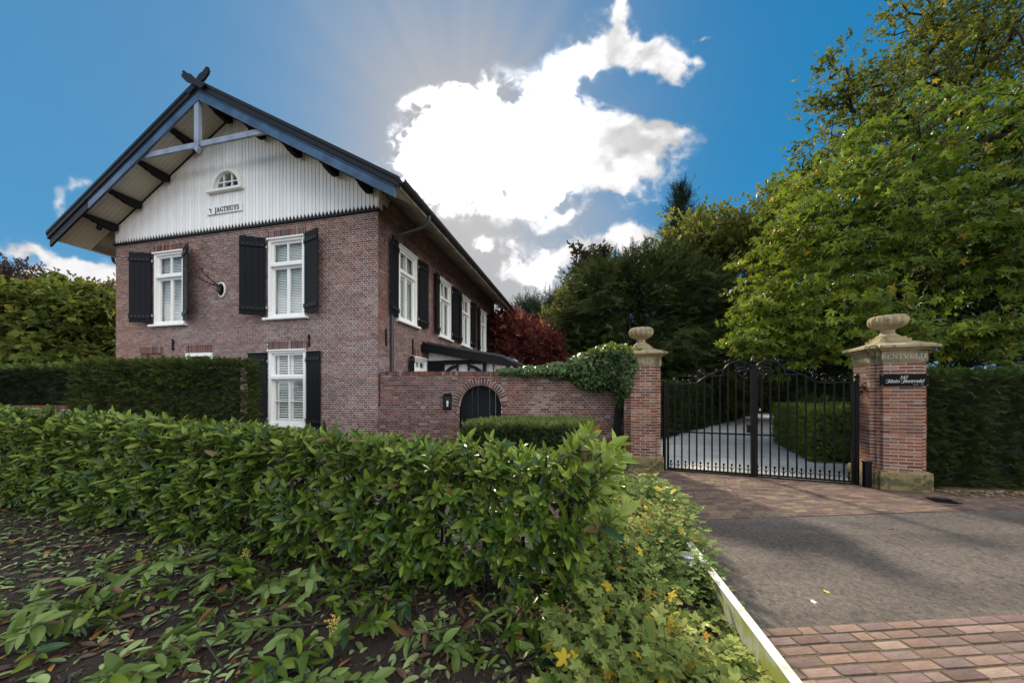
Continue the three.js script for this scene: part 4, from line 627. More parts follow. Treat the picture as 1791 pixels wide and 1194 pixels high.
  const urn = group('urn', g); mesh('urn_foot', uvBox(foot), M.stone, urn); mesh('urn_bowl', uvBox(lath), M.stone, urn);
  const tg = new TextGeometry(word, { font: serifReg, size: 0.078, depth: 0.004, curveSegments: 3 }); tg.computeBoundingBox(); const tw = tg.boundingBox.max.x; tg.scale(1.0, 1, 1).translate(-tw / 2, Y(2.30), c + 0.0185); if (!M.letterStone) std('letterStone', lin(0.50, 0.47, 0.40), 0.9, { map: T.coarse }); mesh('carved_letters', uvBox(tg), M.letterStone, g);
  return g;
}
const postL = gatepost('brick gatepost with stone urn half covered in ivy where the garden wall ends', 2.90, -7.45, GA - 0.10, 1.02, 'K L E I N', 51, 0.85);
const postR = gatepost('brick gatepost with stone urn carrying the black name plate', 6.88, -6.07, GA, 1.0, 'BENTVELD', 52);
{ // name plate, key box
  const cv = document.createElement('canvas'); cv.width = 768; cv.height = 264; const x = cv.getContext('2d'); x.fillStyle = '#060607'; x.fillRect(0, 0, 768, 264); x.fillStyle = '#d8d8d4'; x.strokeStyle = '#d8d8d4';
  const script = (s, px, py, size, sp) => { x.save(); x.translate(px, py); x.transform(1, 0, -0.42, 1, 0, 0); x.font = size + 'px serif'; let cx = 0; for (const ch of s) { x.fillText(ch, cx, 0); cx += x.measureText(ch).width * sp; } x.restore(); return cx; };
  script('142', 300, 96, 84, 0.92); const kx = 96; script('Klein', kx, 188, 92, 0.86); script('Bentveld', 346, 188, 92, 0.86); x.lineWidth = 4;
  const swash = (ax, ay, s) => { x.beginPath(); x.moveTo(ax + 34 * s, ay - 70 * s); x.bezierCurveTo(ax - 30 * s, ay - 96 * s, ax - 60 * s, ay - 40 * s, ax - 18 * s, ay - 34 * s); x.stroke(); x.beginPath(); x.moveTo(ax + 10 * s, ay + 2 * s); x.bezierCurveTo(ax - 20 * s, ay + 22 * s, ax - 52 * s, ay + 14 * s, ax - 44 * s, ay - 4 * s); x.stroke(); }; swash(118, 184, 0.9); swash(368, 184, 0.9);
  x.font = '20px sans-serif'; x.fillText('BOSLAAN', 520, 236); x.fillText('1905', 640, 236);
  const t = new THREE.CanvasTexture(cv); t.colorSpace = THREE.SRGBColorSpace; std('platePrint', 0xffffff, 0.4, { map: t, specularIntensity: 0.2 }); M.platePrint.color.set(0xffffff);
  const w = V(0.005, 1.925, 0.392).applyAxisAngle(UPV, -GA).add(V(6.88, 0, -6.07)), g = group('name_plate', null, w.x, w.y, w.z, -GA); tag(g, 'black name plate with white script and number 142 on the gatepost', 'sign');
  mesh('plate', extrude([[-0.305, -0.105], [0.305, -0.105], [0.305, 0.105], [-0.305, 0.105]], 0.03, 0.004).translate(0, 0, 0.014), M.black, g); const f = new THREE.PlaneGeometry(0.60, 0.204); f.translate(0, 0, 0.0165); mesh('lettering', f, M.platePrint, g);
  for (const sx of [-1, 1]) for (const sy of [-1, 1]) mesh('screw', new THREE.CylinderGeometry(0.006, 0.006, 0.006, 8).rotateX(Math.PI / 2).translate(sx * 0.285, sy * 0.088, 0.019), M.steel, g);
  const q = V(0.42, 1.24, 0.05).applyAxisAngle(UPV, -GA).add(V(6.88, 0, -6.07)), kb = group('key_box', null, q.x, q.y, q.z, -GA); tag(kb, 'small white box on the flank of the gatepost with the name plate', 'key box'); mesh('box_body', extrude([[-0.03, -0.055], [0.035, -0.055], [0.035, 0.055], [-0.03, 0.055]], 0.06, 0.006).translate(0, 0, 0.03), M.whitePaint, kb); mesh('button', new THREE.CylinderGeometry(0.012, 0.012, 0.012, 10).rotateX(Math.PI / 2).translate(0.003, 0.02, 0.034), M.black, kb);
}

// ================================================================== WROUGHT IRON GATE
{
  const spiral = (cx, cy, r0, r1, a0, turns, n = 30) => { const o = []; for (let i = 0; i <= n; i++) { const t = i / n, a = a0 + turns * 2 * Math.PI * t, r = lerp(r0, r1, t); o.push(V(cx + r * Math.cos(a), cy + r * Math.sin(a), 0)); } return o; };
  const band = (pts, w = 0.016, seg = 40) => { const c = new THREE.CatmullRomCurve3(pts, false, 'centripetal').getSpacedPoints(seg); const g = taperTube(c, c.map(() => w), 8); return g; };
  function leaf(label, mirror, x0, x1) {                         // x measured from the meeting post outwards
    const g = group('gate_leaf', null, GATE0.x, 0, GATE0.z, -GA); tag(g, label, 'gate', 'leaves of the wrought iron gate');
    const X = mirror ? (d) => 1.60 + d : (d) => 1.60 - d, m = (name, geo) => mesh(name, geo, M.iron, g), L = 1.56;
    const flip = (pts) => pts.map((p) => V(X(p.x), p.y, p.z));
    // crest: big C scroll by the meeting post, sweep down to the hinge side
    const crestY = (d) => d < 0.52 ? 2.10 + 0.235 * Math.sqrt(Math.max(0, 1 - Math.pow((d - 0.27) / 0.29, 2))) : d < 0.98 ? 2.055 : 1.9;
    m('scroll_rail', band(flip([...spiral(0.19, 2.12, 0.035, 0.115, 2.4, -1.35, 26), V(0.055, 2.20, 0), V(0.09, 2.28, 0), V(0.18, 2.338, 0), V(0.30, 2.345, 0), V(0.42, 2.29, 0), V(0.50, 2.19, 0), V(0.535, 2.055, 0)]), 0.017, 80));
    m('top_rail', band(flip([V(0.535, 2.06, 0), V(0.66, 2.06, 0), V(0.80, 2.055, 0), V(0.90, 2.0, 0), V(1.0, 1.925, 0), V(1.15, 1.895, 0), V(1.35, 1.90, 0), V(L, 1.90, 0)]), 0.015, 50));
    m('upper_sweep', band(flip([V(0.5, 2.20, 0), V(0.62, 2.15, 0), V(0.74, 2.09, 0), V(0.80, 2.07, 0.012)]), 0.012, 20));
    m('scroll', band(flip(spiral(0.90, 2.14, 0.075, 0.02, -1.2, 1.3)), 0.011)); m('scroll', band(flip(spiral(0.99, 2.02, 0.06, 0.016, 2.4, -1.4)), 0.011)); m('scroll', band(flip(spiral(1.40, 1.98, 0.07, 0.018, -1.6, 1.5)), 0.011)); m('scroll', band(flip(spiral(1.14, 1.955, 0.05, 0.014, -1.6, -1.4)), 0.010)); m('scroll', band(flip(spiral(1.24, 1.965, 0.045, 0.012, -1.4, 1.3)), 0.009));
    m('scroll', band(flip(spiral(0.13, 2.045, 0.075, 0.03, 0.2, -0.55)), 0.010));
    for (const [d, y, s] of [[0.45, 2.335, 1], [0.22, 2.37, 0.8], [0.40, 2.36, .8], [0.62, 2.17, .9], [1.12, 2.05, .9]]) { const R = rng(Math.round(d * 77)), lv = [0, 1, 2].map((k) => { const q = new THREE.SphereGeometry(1, 8, 6); q.scale(0.034 * s, 0.014 * s, 0.016 * s); q.rotateZ((mirror ? -1 : 1) * (k - 1) * 0.8 + 0.4); q.translate(X(d + (k - 1) * 0.028 * s), y + 0.012 * (1 - Math.abs(k - 1)) + R() * 0.01, 0.004); return q; }); m('leaf_ornament', mergeGeometries(lv)); }
    m('middle_rail', box(L - 0.04, 0.03, 0.022, X(L / 2 + 0.01), 0.862, 0)); m('bottom_rail', box(L - 0.04, 0.035, 0.03, X(L / 2 + 0.01), 0.06, 0)); m('foot_rail', box(L - 0.04, 0.022, 0.024, X(L / 2 + 0.01), 0.022, 0));
    for (let i = 1; i <= 10; i++) { const d = i * 0.1418 + 0.008, top = d < 0.535 ? crestY(d) - 0.01 : d < 0.84 ? 2.055 : d < 1.0 ? 2.055 - (d - 0.84) * 0.9 : 1.90; m('bar', new THREE.CylinderGeometry(0.0155, 0.0155, top - 0.04, 8).translate(X(d), (top + 0.04) / 2, 0)); }
    for (let i = 0; i < 11; i++) { const d = i * 0.1418 + 0.08; if (d > L - 0.04) continue; m('dog_bar', mergeGeometries([new THREE.CylinderGeometry(0.009, 0.011, 0.13, 6).translate(X(d), 0.135, 0), (() => { const q = new THREE.SphereGeometry(0.021, 8, 6); q.scale(1, 1.4, 0.8); q.translate(X(d), 0.222, 0); return q; })(), ...[-1, 1].map((s) => band([V(X(d), 0.115, 0), V(X(d) + s * 0.02, 0.15, 0), V(X(d) + s * 0.042, 0.175, 0)], 0.006, 6))])); }
    m('hinge_stile', box(0.045, 1.9, 0.04, X(L - 0.005), 0.97, 0)); if (!mirror) { m('meeting_post', box(0.075, 2.22, 0.06, 1.60, 1.13, 0.01)); m('post_cap', join([box(0.1, 0.03, 0.085, 1.60, 2.25, 0.01), box(0.075, 0.025, 0.06, 1.60, 2.275, 0.01)])); const f = new THREE.LatheGeometry([[0, 0.19], [0.012, 0.16], [0.035, 0.10], [0.05, 0.06], [0.044, 0.03], [0.02, 0.0]].map((p) => new THREE.Vector2(...p)), 4); f.translate(1.60, 2.285, 0.01); m('spear_finial', f); m('lock_box', box(0.06, 0.16, 0.07, 1.53, 0.98, 0.0)); }
    else m('meeting_stile', box(0.03, 2.05, 0.035, X(0.065), 1.05, 0));
  }
  leaf('wrought iron gate leaf with the spear topped meeting post, beside the ivy clad gatepost', false); leaf('wrought iron gate leaf hung beside the gatepost with the name plate', true);
  const p = gateW(3.21, 0, 0), gp = group('gate_post', null, p.x, 0, p.z, -GA); tag(gp, 'round black iron gate post with a ball top and scrolled bracket', 'post');
  mesh('pole', new THREE.CylinderGeometry(0.032, 0.034, 1.93, 14).translate(0, 0.965, 0), M.iron, gp); mesh('ball_top', new THREE.LatheGeometry([[0, 0.15], [0.012, 0.13], [0.035, 0.10], [0.042, 0.07], [0.03, 0.045], [0.026, 0.03], [0.042, 0.018], [0.042, 0.0]].map((q) => new THREE.Vector2(...q)), 16).translate(0, 1.93, 0), M.iron, gp);
  mesh('bracket', mergeGeometries([bar(V(0.02, 1.80, 0), V(0.20, 1.80, 0.0), 0.03, 0.03), band(spiral(0.11, 1.85, 0.05, 0.014, -1.5, 1.3), 0.010), band(spiral(0.10, 1.745, 0.05, 0.014, 1.5, -1.3), 0.010), band(spiral(0.05, 1.71, 0.03, 0.01, 1.5, 1.2), 0.008), band(spiral(0.145, 1.89, 0.035, 0.01, -1.5, -1.2), 0.008), box(0.02, 0.26, 0.08, 0.165, 1.80, 0)].map((g) => g.index ? g.toNonIndexed() : g).map((g) => { if (!g.attributes.uv) uvBox(g); return g; })), M.iron, gp);
  const p2 = gateW(-0.03, 0, 0), gp2 = group('gate_post', null, p2.x, 0, p2.z, -GA); tag(gp2, 'plain black iron gate post against the ivy clad gatepost', 'post'); mesh('pole', new THREE.CylinderGeometry(0.032, 0.034, 1.92, 14).translate(0, 0.96, 0), M.iron, gp2); mesh('cap', new THREE.SphereGeometry(0.04, 12, 8).translate(0, 1.94, 0), M.iron, gp2);
  const q = gateW(3.285, 0, 0.14), st = group('stop_post', null, q.x, 0, q.z, -GA); tag(st, 'short black stop post at the foot of the gatepost with the name plate', 'bollard'); mesh('post_body', slabUp([[-0.045, -0.045], [0.045, -0.045], [0.045, 0.045], [-0.045, 0.045]], 0, 0.45, 0.008), M.iron, st); mesh('cap', box(0.11, 0.025, 0.11, 0, 0.462, 0), M.iron, st);
}

// ================================================================== PAVING
function pavers(parentSheet, o) {                                // rows of clay pavers with sunk, mossy joints
  const R = rng(o.seed), list = [], q = new THREE.Quaternion(), e = new THREE.Euler();
  const dir = V(Math.cos(o.turn), 0, Math.sin(o.turn)), nrm = V(-Math.sin(o.turn), 0, Math.cos(o.turn));
  for (let r = 0; r < o.rows; r++) {
    let x = o.x0 - 0.2 * R() - (r % 2) * 0.1;
    while (x < o.x1) { const len = o.len * (R() < 0.12 ? 0.5 : 0.94 + 0.1 * R()), c = x + len / 2; x += len + o.gap * (0.6 + 0.8 * R()); const p = V(o.ox, 0, o.oz).addScaledVector(dir, c).addScaledVector(nrm, o.step * (r + 0.5) + 0.012 * (fbm(c * 0.7, r * 0.2, 2) - 0.5) * (o.wavy ?? 1)); if (o.keep && !o.keep(p)) continue;
      const k = o.tones[Math.floor(R() * o.tones.length)], j = 0.8 + 0.4 * R(); list.push({ x: p.x, y: -0.012 + 0.006 * R() + (o.lift ?? 0.016), z: p.z, w: len, h: 0.05, t: o.step - o.gap * (0.7 + 0.6 * R()), ry: -o.turn + (R() - 0.5) * 0.03, rx: (R() - 0.5) * 0.035, rz: (R() - 0.5) * 0.02, c: lin(k[0] * j, k[1] * j, k[2] * j) }); }
  }
  list.sort((a, b) => a.x * a.x + a.z * a.z - b.x * b.x - b.z * b.z);
  const many = new Many(); list.forEach((b, i) => { const m = new THREE.Matrix4().compose(V(b.x, b.y - 0.025, b.z), q.setFromEuler(e.set(b.rx, b.ry, b.rz)), V(b.w, b.h, b.t)); if (i < 300) single('paver', paverGeo, tone(paverMat, b.c), m, parentSheet); else many.add(m, b.c); });
  many.build('pavers', paverGeo, paverMat, parentSheet);
}
const paverGeo = (() => { const s = new THREE.Shape([[-0.5, -0.5], [0.5, -0.5], [0.5, 0.5], [-0.5, 0.5]].map((p) => new THREE.Vector2(...p))); const g = new THREE.ExtrudeGeometry(s, { depth: 0.7, bevelEnabled: true, bevelSize: 0.022, bevelThickness: 0.10, bevelOffset: -0.022, bevelSegments: 2 }); g.rotateX(-Math.PI / 2); g.translate(0, -0.35, 0); const p = g.attributes.position, uv = new Float32Array(p.count * 2); for (let i = 0; i < p.count; i++) { uv[2 * i] = p.getX(i) + 0.5; uv[2 * i + 1] = p.getZ(i) + 0.5; } g.setAttribute('uv', new THREE.BufferAttribute(uv, 2)); return g; })();
const paverMat = new THREE.MeshPhysicalMaterial({ color: 0xffffff, roughness: 0.88, specularIntensity: 0.3, map: T.brick, bumpMap: T.brick, bumpScale: 0.003 }); paverMat.name = 'paver';
const edgeA = (x) => -4.431 - 0.085 * (x - 2.365);               // where the asphalt meets the apron
const apron = sheet('paved_apron', [[0.2, edgeA(0.2)], [10, edgeA(10)], [10, -6.4], [7.2, -5.9], [3.1, -7.62], [0.2, -7.62]], 0.006, M.jointSand);
pavers(apron, { seed: 61, turn: Math.atan2(-0.085, 1), ox: 0.2, oz: edgeA(0.2), x0: 0.0, x1: 9.9, rows: 44, step: -0.075, gap: 0.008, len: 0.205, wavy: 2.5, lift: 0.022, keep: (p) => p.z < edgeA(p.x) + 0.01 && p.z > -7.62 && (p.x < 3.1 || p.z > -7.42 + 0.386 * (p.x - 3.1) * 0.98), tones: [[.18, .120, .094], [.150, .099, .082], [.20, .145, .104], [.135, .092, .082], [.165, .128, .088], [.12, .084, .072]] });
const edgeB = (x) => -2.379 - 0.0765 * (x - 1.762);
const strip = sheet('brick_pavement', [[1.2, edgeB(1.2)], [9, edgeB(9)], [9, 1], [1.2, 1]], 0.006, M.jointSand);
pavers(strip, { seed: 62, turn: Math.atan2(-0.0765, 1), ox: 1.3, oz: edgeB(1.3), x0: 0.0, x1: 4.2, rows: 16, step: 0.083, gap: 0.015, len: 0.215, lift: 0.022, tones: [[.185, .116, .102], [.20, .130, .112], [.15, .098, .092], [.215, .158, .125], [.19, .120, .104], [.155, .110, .104], [.195, .134, .116]] });

// ================================================================== GUARD RAIL
{
  const g = group('guard_rail'); tag(g, 'low galvanised guard rail plank stained green, on a round steel post beside the maple shrub', 'guard rail');
  const a = V(1.10, 0, -0.9), b = V(1.475, 0, -2.86), d = b.clone().sub(a), L = d.length(), turn = Math.atan2(d.x, -d.z);
  const prof = [[-0.004, 0.13], [0.004, 0.13], [0.008, 0.15], [0.006, 0.44], [0.040, 0.452], [0.040, 0.462], [-0.008, 0.462], [-0.008, 0.45], [-0.010, 0.16]];
  std('railPaint', lin(0.62, 0.62, 0.58), 0.55, { map: again(T.rail, 1.2, 2), metalness: 0.1 });
  const pg = extrude(prof, L, 0.002); pg.rotateY(0); pg.translate(0, 0, 0); const r = mesh('plank', pg, M.railPaint, g); r.position.copy(a); r.rotation.y = -turn;
  std('railTop', lin(0.56, 0.57, 0.50), 0.6, { map: again(T.coarse, 2.5, 2.5) }); const tp = box(0.050, 0.006, L - 0.01, 0.014, 0.4665, -L / 2); const tm = mesh('top_flange', tp, M.railTop, g); tm.position.copy(a); tm.rotation.y = -turn;
  const p = a.clone().lerp(b, 0.80).add(V(-0.085, 0, -0.01)); mesh('post', new THREE.CylinderGeometry(0.056, 0.056, 0.62, 20).translate(p.x, 0.16, p.z), M.steel, g); mesh('post_cap', new THREE.CylinderGeometry(0.060, 0.062, 0.03, 20).translate(p.x, 0.478, p.z), M.steel, g);
  for (const y of [0.2, 0.41]) mesh('clamp', join([box(0.10, 0.045, 0.05, p.x + 0.06, y, p.z + 0.05, 0, -turn, 0), new THREE.CylinderGeometry(0.0605, 0.0605, 0.045, 16).translate(p.x, y, p.z)]), M.steel, g); for (const y of [0.2, 0.41]) mesh('bolt', new THREE.CylinderGeometry(0.011, 0.011, 0.03, 6).rotateZ(1.57).translate(p.x + 0.03, y, p.z + 0.09), M.steel, g);
}

// ================================================================== PLANTED BED, LAUREL HEDGE, CUT BRANCHES
const bedY = (x, z) => 0.02 + 0.07 * fbm(x * 1.3 + 4, z * 1.3, 4) + 0.03 * fbm(x * 7, z * 7, 3) + 0.06 * sstep(-2.2, -3.4, z + 0.3 * x) ;
{
  const g = new THREE.PlaneGeometry(11.5, 5.2, 300, 150); g.rotateX(-Math.PI / 2); g.translate(-4.4, 0, -2.6); const p = g.attributes.position;
  for (let i = 0; i < p.count; i++) { const x = p.getX(i), z = p.getZ(i), edge = sstep(1.34, 1.12, x - 0.19 * (-z - 1.4)), back = sstep(-3.35 + 0.296 * (x - 0.33), -2.95 + 0.296 * (x - 0.33), z); p.setY(i, lerp(-0.03, bedY(x, z), edge * back)); }
  g.computeVertexNormals(); uvBox(g); const bed = mesh('soil_bed', g, M.soil); bed.userData.kind = 'structure';
}
const laurelTone = (R, youngOrLit = 0) => { const k = R(); const c = k < 0.45 ? lin(0.052, 0.098, 0.008) : k < 0.72 ? lin(0.088, 0.148, 0.011) : k < 0.9 ? lin(0.15, 0.205, 0.022) : lin(0.030, 0.070, 0.026); c.multiplyScalar(0.75 + 0.5 * R()); if (youngOrLit && R() < youngOrLit) c.lerp(lin(0.20, 0.27, 0.035), 0.35 + 0.6 * R()); if (youngOrLit > 0.3 && R() < 0.03) c.copy(lin(0.15, 0.10, 0.03)); return c; };
{
  const root = group('laurel_hedge'); tag(root, 'glossy leaved laurel hedge running across the front of the planted bed', 'hedge');
  const R = rng(71), A = V(0.42, 0, -2.52), B = V(-9.0, 0, -5.31), D = B.clone().sub(A), L = D.length(); D.normalize(); const N = V(-D.z, 0, D.x); if (N.z < 0) N.negate();
  const P = (s, o, y) => A.clone().addScaledVector(D, s).addScaledVector(N, o).setY(y), H = (s) => 1.25 + 0.026 * s;
  const shoots = [];
  const shoot = (s, o, y, dir, n, len, leafL, youngOrLit) => shoots.push({ p: P(s, o, y), dir: dir.normalize(), n, len, leafL, youngOrLit });
  const half = (y) => 0.40 - 0.10 * sstep(0.5, 0.1, y);
  for (let k = 0; k < 1080; k++) { const s = R() * L, y = 0.14 + (H(s) - 0.14) * Math.pow(R(), 0.8); if (y < 0.30 && R() < 0.35) continue; shoot(s, half(y) - 0.16 - 0.08 * R() + 0.1 * (fbm(s * 1.7, y * 2, 3) - 0.5), y - 0.05, N.clone().multiplyScalar(0.8).add(V(0, 0.55 + (y > 1 ? 0.5 : 0), 0)).addScaledVector(D, (R() - 0.5) * 1.2).add(rdir(R).multiplyScalar(0.25)), 8 + Math.floor(R() * 4), 0.17 + 0.08 * R(), 0.085 + 0.05 * R(), 0.06 + (y > 0.9 ? 0.22 : 0)); }
  for (let k = 0; k < 640; k++) { const s = R() * L; shoot(s, (R() - 0.5) * 0.82, H(s) - 0.17 - 0.05 * R(), V(0, 1, 0).addScaledVector(N, (R() - 0.4) * 0.8).addScaledVector(D, (R() - 0.5) * 0.8), 6 + Math.floor(R() * 4), 0.13 + 0.06 * R(), 0.08 + 0.05 * R(), 0.6); }  // more pale leaves on top: the lit hedge top put into leaf colour
  for (let k = 0; k < 210; k++) { const s = R() * L, y = 0.3 + R() * (H(s) - 0.4); shoot(s, -0.22 - 0.1 * R(), y, N.clone().multiplyScalar(-0.8).add(V(0, 0.6, 0)).addScaledVector(D, (R() - 0.5)), 7, 0.18, 0.12, 0); }
  for (let k = 0; k < 620; k++) { const s = R() * L, y = 0.45 + R() * (H(s) - 0.6); shoot(s, (R() - 0.5) * 0.5, y, rdir(R).add(V(0, 0.7, 0)), 8, 0.2, 0.12, 0); }
  for (let k = 0; k < 70; k++) { const y = 0.35 + R() * 0.9, o = (R() - 0.5) * 0.75; shoot(0.05 * R(), o, y, D.clone().multiplyScalar(-0.8).add(V(0, 0.75, 0)).addScaledVector(N, o + (R() - 0.5) * 0.5), 8 + Math.floor(R() * 4), 0.22 + 0.10 * R(), 0.12 + 0.05 * R(), 0.45); }
  for (let k = 0; k < 13; k++) shoot(-0.05 - 0.12 * R(), (R() - 0.3) * 0.6, 0.62 + 0.55 * R(), D.clone().multiplyScalar(-0.75).add(V(0, 0.8, 0)).addScaledVector(N, (R() - 0.3) * 0.7), 10, 0.36, 0.16, 0.75);
  const leaves = [], stems = [];
  for (const q of shoots) {
    const side = new THREE.Vector3().crossVectors(q.dir, UPV).normalize(), side2 = new THREE.Vector3().crossVectors(q.dir, side).normalize(), end = q.p.clone().addScaledVector(q.dir, q.len).add(V(0, -0.02, 0));
    stems.push(taperTube([q.p, q.p.clone().lerp(end, 0.5).add(V(0, -0.01, 0)), end], [0.006, 0.0045, 0.002], 4, false));
    const a0 = R() * 6.28; for (let i = 0; i < q.n; i++) { const t = 0.2 + 0.8 * (i + 0.5) / q.n, a = a0 + i * 2.4, rad = side.clone().multiplyScalar(Math.cos(a)).addScaledVector(side2, Math.sin(a)), open = lerp(1.15, 0.5, t), axis = q.dir.clone().multiplyScalar(0.55 + 0.25 * t).addScaledVector(rad, open).add(V(0, -0.12 * R(), 0)), nrm = q.dir.clone().multiplyScalar(open).addScaledVector(rad, -0.6).add(V(0, 0.3, 0)).addScaledVector(N, 0.35).add(rdir(R).multiplyScalar(0.3)); const p = q.p.clone().lerp(end, t), s = q.leafL * lerp(1.1, 0.75, t) * (0.62 + 0.72 * R()); leaves.push({ m: leafMatrix(p, axis, nrm, s, s * (0.9 + 0.25 * R())), c: laurelTone(R, q.youngOrLit * lerp(0.6, 1.4, t)), g: Math.floor(R() * 3), p }); }
  }
  leaves.sort((a, b) => a.p.distanceTo(camera.position) - b.p.distanceTo(camera.position)); const many = [new Many(), new Many(), new Many()];
  leaves.forEach((l, i) => i < 300 ? single('leaf', laurelGeos[l.g], tone(M.laurelLeaf, l.c), l.m, root) : many[l.g].add(l.m, l.c)); many.forEach((m, i) => m.build('foliage', laurelGeos[i], M.laurelLeaf, root));
  tag(mesh('shoots', mergeGeometries(stems), M.bark, root), null, null, null, 'stuff');
  for (let s = 0.1, k = 0; s < L; s += 0.42 + 0.12 * R(), k++) { // the many-stemmed bushes of the row
    const parts = [], n = 5 + Math.floor(R() * 3); for (let i = 0; i < n; i++) { const b = P(s + (R() - 0.5) * 0.08, (R() - 0.5) * 0.08, 0.0), e1 = P(s + (R() - 0.5) * 0.5, (R() - 0.5) * 0.42, 0.45 + 0.2 * R()), e2 = P(s + (R() - 0.5) * 0.75, (R() - 0.5) * 0.7, H(s) - 0.15); parts.push(tube([b, b.clone().lerp(e1, 0.5).add(V(0, -0.02, 0)), e1, e2], (t) => lerp(0.016 + 0.008 * (i % 2), 0.005, t), 6, 10)); }
    mesh('stem', mergeGeometries(parts), M.darkBark, root);
  }
}
{ // cut laurel branches lying in the bed
  const R = rng(81), spots = [
    [-1.62, -2.45, 0.4, 'dark', 'cut laurel branch of dark leaves reaching out from under the middle of the hedge'], [-1.10, -2.22, 1.0, 'berried', 'cut laurel branch with yellow flower buds amid the middle of the bed'],
    [-2.10, -2.62, -0.2, 'pale', 'pale leaved cut laurel branch beside the longest dark one under the hedge'], [-0.62, -2.02, 0.2, 'pale', 'pale cut laurel branch lying broadside at the near edge of the bed'],
    [-2.40, -2.22, 0.7, 'dark', 'dark cut laurel branch farthest from the guard rail along the near edge'], [-0.20, -2.30, -0.5, 'dark', 'dark cut laurel branch close under the hedge toward the maple shrub'],
    [-1.75, -1.98, 2.6, 'pale', 'pale cut laurel branch lying reversed, its cut end away from the house'], [0.12, -2.10, 1.9, 'berried', 'budded cut laurel branch standing up before the last bush of the hedge'],
    [-1.20, -2.85, 0.9, 'dark', 'dark cut laurel branch tucked against the stems of the hedge'], [-2.90, -3.0, 0.3, 'dark', 'dark cut laurel branch at the shaded end of the bed'],
    [0.34, -1.94, 2.5, 'pale', 'pale cut laurel branch half under the maple shrub'], [-0.08, -1.88, 0.5, 'berried', 'budded cut laurel branch with dark leaves at the near edge of the bed'],
    [-1.02, -1.86, -0.6, 'pale', 'pale cut laurel branch pointing toward the house at the near edge'], [-2.55, -2.72, 1.4, 'pale', 'pale cut laurel branch standing crosswise near the shaded end of the bed'],
    [-0.75, -2.45, 2.2, 'dark', 'dark cut laurel branch lying across the soil between two budded ones'], [-3.4, -2.7, 0.9, 'dark', 'dark cut laurel branch lying alone on bare soil at the outer end of the bed'], [-1.45, -2.15, -1.2, 'dark', 'dark cut laurel branch overlapping the budded branch in mid bed'], [-0.40, -2.6, 1.2, 'pale', 'pale cut laurel branch upright against the foot of the hedge'],
  ];
  for (let k = 0; k < 62; k++) { const z = -1.72 - 1.55 * Math.pow(R(), 1.3), x = -3.6 + 4.1 * R(); if (x - 0.19 * (-z - 1.4) > 0.75 || z < -2.75 + 0.296 * (x - 0.33) + 0.15) continue; spots.push([x, z, R() * 6.28, R() < 0.5 ? 'pale' : R() < 0.8 ? 'dark' : 'berried', ''] ); spots[spots.length - 1][4] = { pale: 'limp pale green laurel pruning in the heap of cut branches on the bed', dark: 'limp dark green laurel pruning in the heap of cut branches on the bed', berried: 'limp laurel pruning with yellow buds in the heap of cut branches on the bed' }[spots[spots.length - 1][3]]; }
  // each branch is told apart by its look, the strip of the bed it lies in and its place counted from the guard rail
  const shown = spots.filter(([x, z]) => z < -1.74 && 895.5 + 580 * x / -z > -70), nth = ['first', 'second', 'third', 'fourth', 'fifth', 'sixth', 'seventh', 'eighth', 'ninth', 'tenth', 'eleventh', 'twelfth', 'thirteenth', 'fourteenth', 'fifteenth', 'sixteenth', 'seventeenth', 'eighteenth', 'nineteenth', 'twentieth'];
  const strip = ([x, z]) => { const d = z - (-2.55 + 0.296 * (x - 0.33)); return z > -2.02 ? 'at the near bed edge' : d < 0.32 ? 'at the hedge foot' : 'in mid bed'; }, lookOf = { pale: 'pale green cut laurel branch', dark: 'dark green cut laurel branch', berried: 'cut laurel branch with yellow buds' }, sets = {};
  shown.sort((p, q) => q[0] - p[0]); for (const s of shown) { const k = s[3] + strip(s), n = (sets[k] ??= []).push(s); s[4] = lookOf[s[3]] + ' ' + strip(s) + ', ' + nth[n - 1] + ' from the guard rail'; }
  for (const [x, z, a, look, says] of shown) {
    const y0 = bedY(x, z) + 0.02, g = group('cut_branch', null, x, y0, z, a); tag(g, says, 'branch', 'cut laurel branches lying in the bed');
    const end = V(0.46, 0.12 + 0.08 * R(), 0.06 * gauss(R)), mid = V(0.23, 0.05 + 0.05 * R(), 0.07 * gauss(R)); mesh('stem', tube([V(-0.05, 0.0, 0), mid, end], (t) => 0.008 * (1 - 0.7 * t), 6, 10), look === 'pale' ? M.bark : M.darkBark, g);
    const twig = (from, dir, len, n) => {
      const tip = from.clone().addScaledVector(dir, len), side = new THREE.Vector3().crossVectors(dir, UPV).normalize(), up2 = new THREE.Vector3().crossVectors(side, dir).normalize(), a0 = R() * 6.28;
      for (let i = 0; i < n; i++) { const t = 0.15 + 0.85 * (i + R() * 0.6) / n, ang = a0 + i * 2.4, rad = side.clone().multiplyScalar(Math.cos(ang)).addScaledVector(up2, Math.sin(ang)); const p = from.clone().lerp(tip, t); let axis = dir.clone().multiplyScalar(0.45 + 0.5 * t).addScaledVector(rad, lerp(1.0, 0.55, t)).add(V(0, -0.38 - 0.25 * R(), 0)).add(rdir(R).multiplyScalar(0.3)); if (p.y < 0.07 && axis.y < -0.1) axis.y = -0.08 + 0.12 * R(); const nrm = V(0, 0.75, 0).addScaledVector(rad, -0.5).addScaledVector(dir, 0.4).add(rdir(R).multiplyScalar(0.55)), s = 0.075 + 0.06 * R(), c = look === 'pale' ? lin(0.14, 0.21, 0.05) : laurelTone(R, 0.12); c.multiplyScalar(0.65 + 0.6 * R()); if (R() < 0.05) c.copy(lin(0.14, 0.07, 0.03)); single('leaf', laurelGeos[Math.floor(R() * 3)], tone(M.laurelLeaf, c), leafMatrix(p, axis, nrm, s, s * (0.85 + 0.35 * R())), g); }
    };
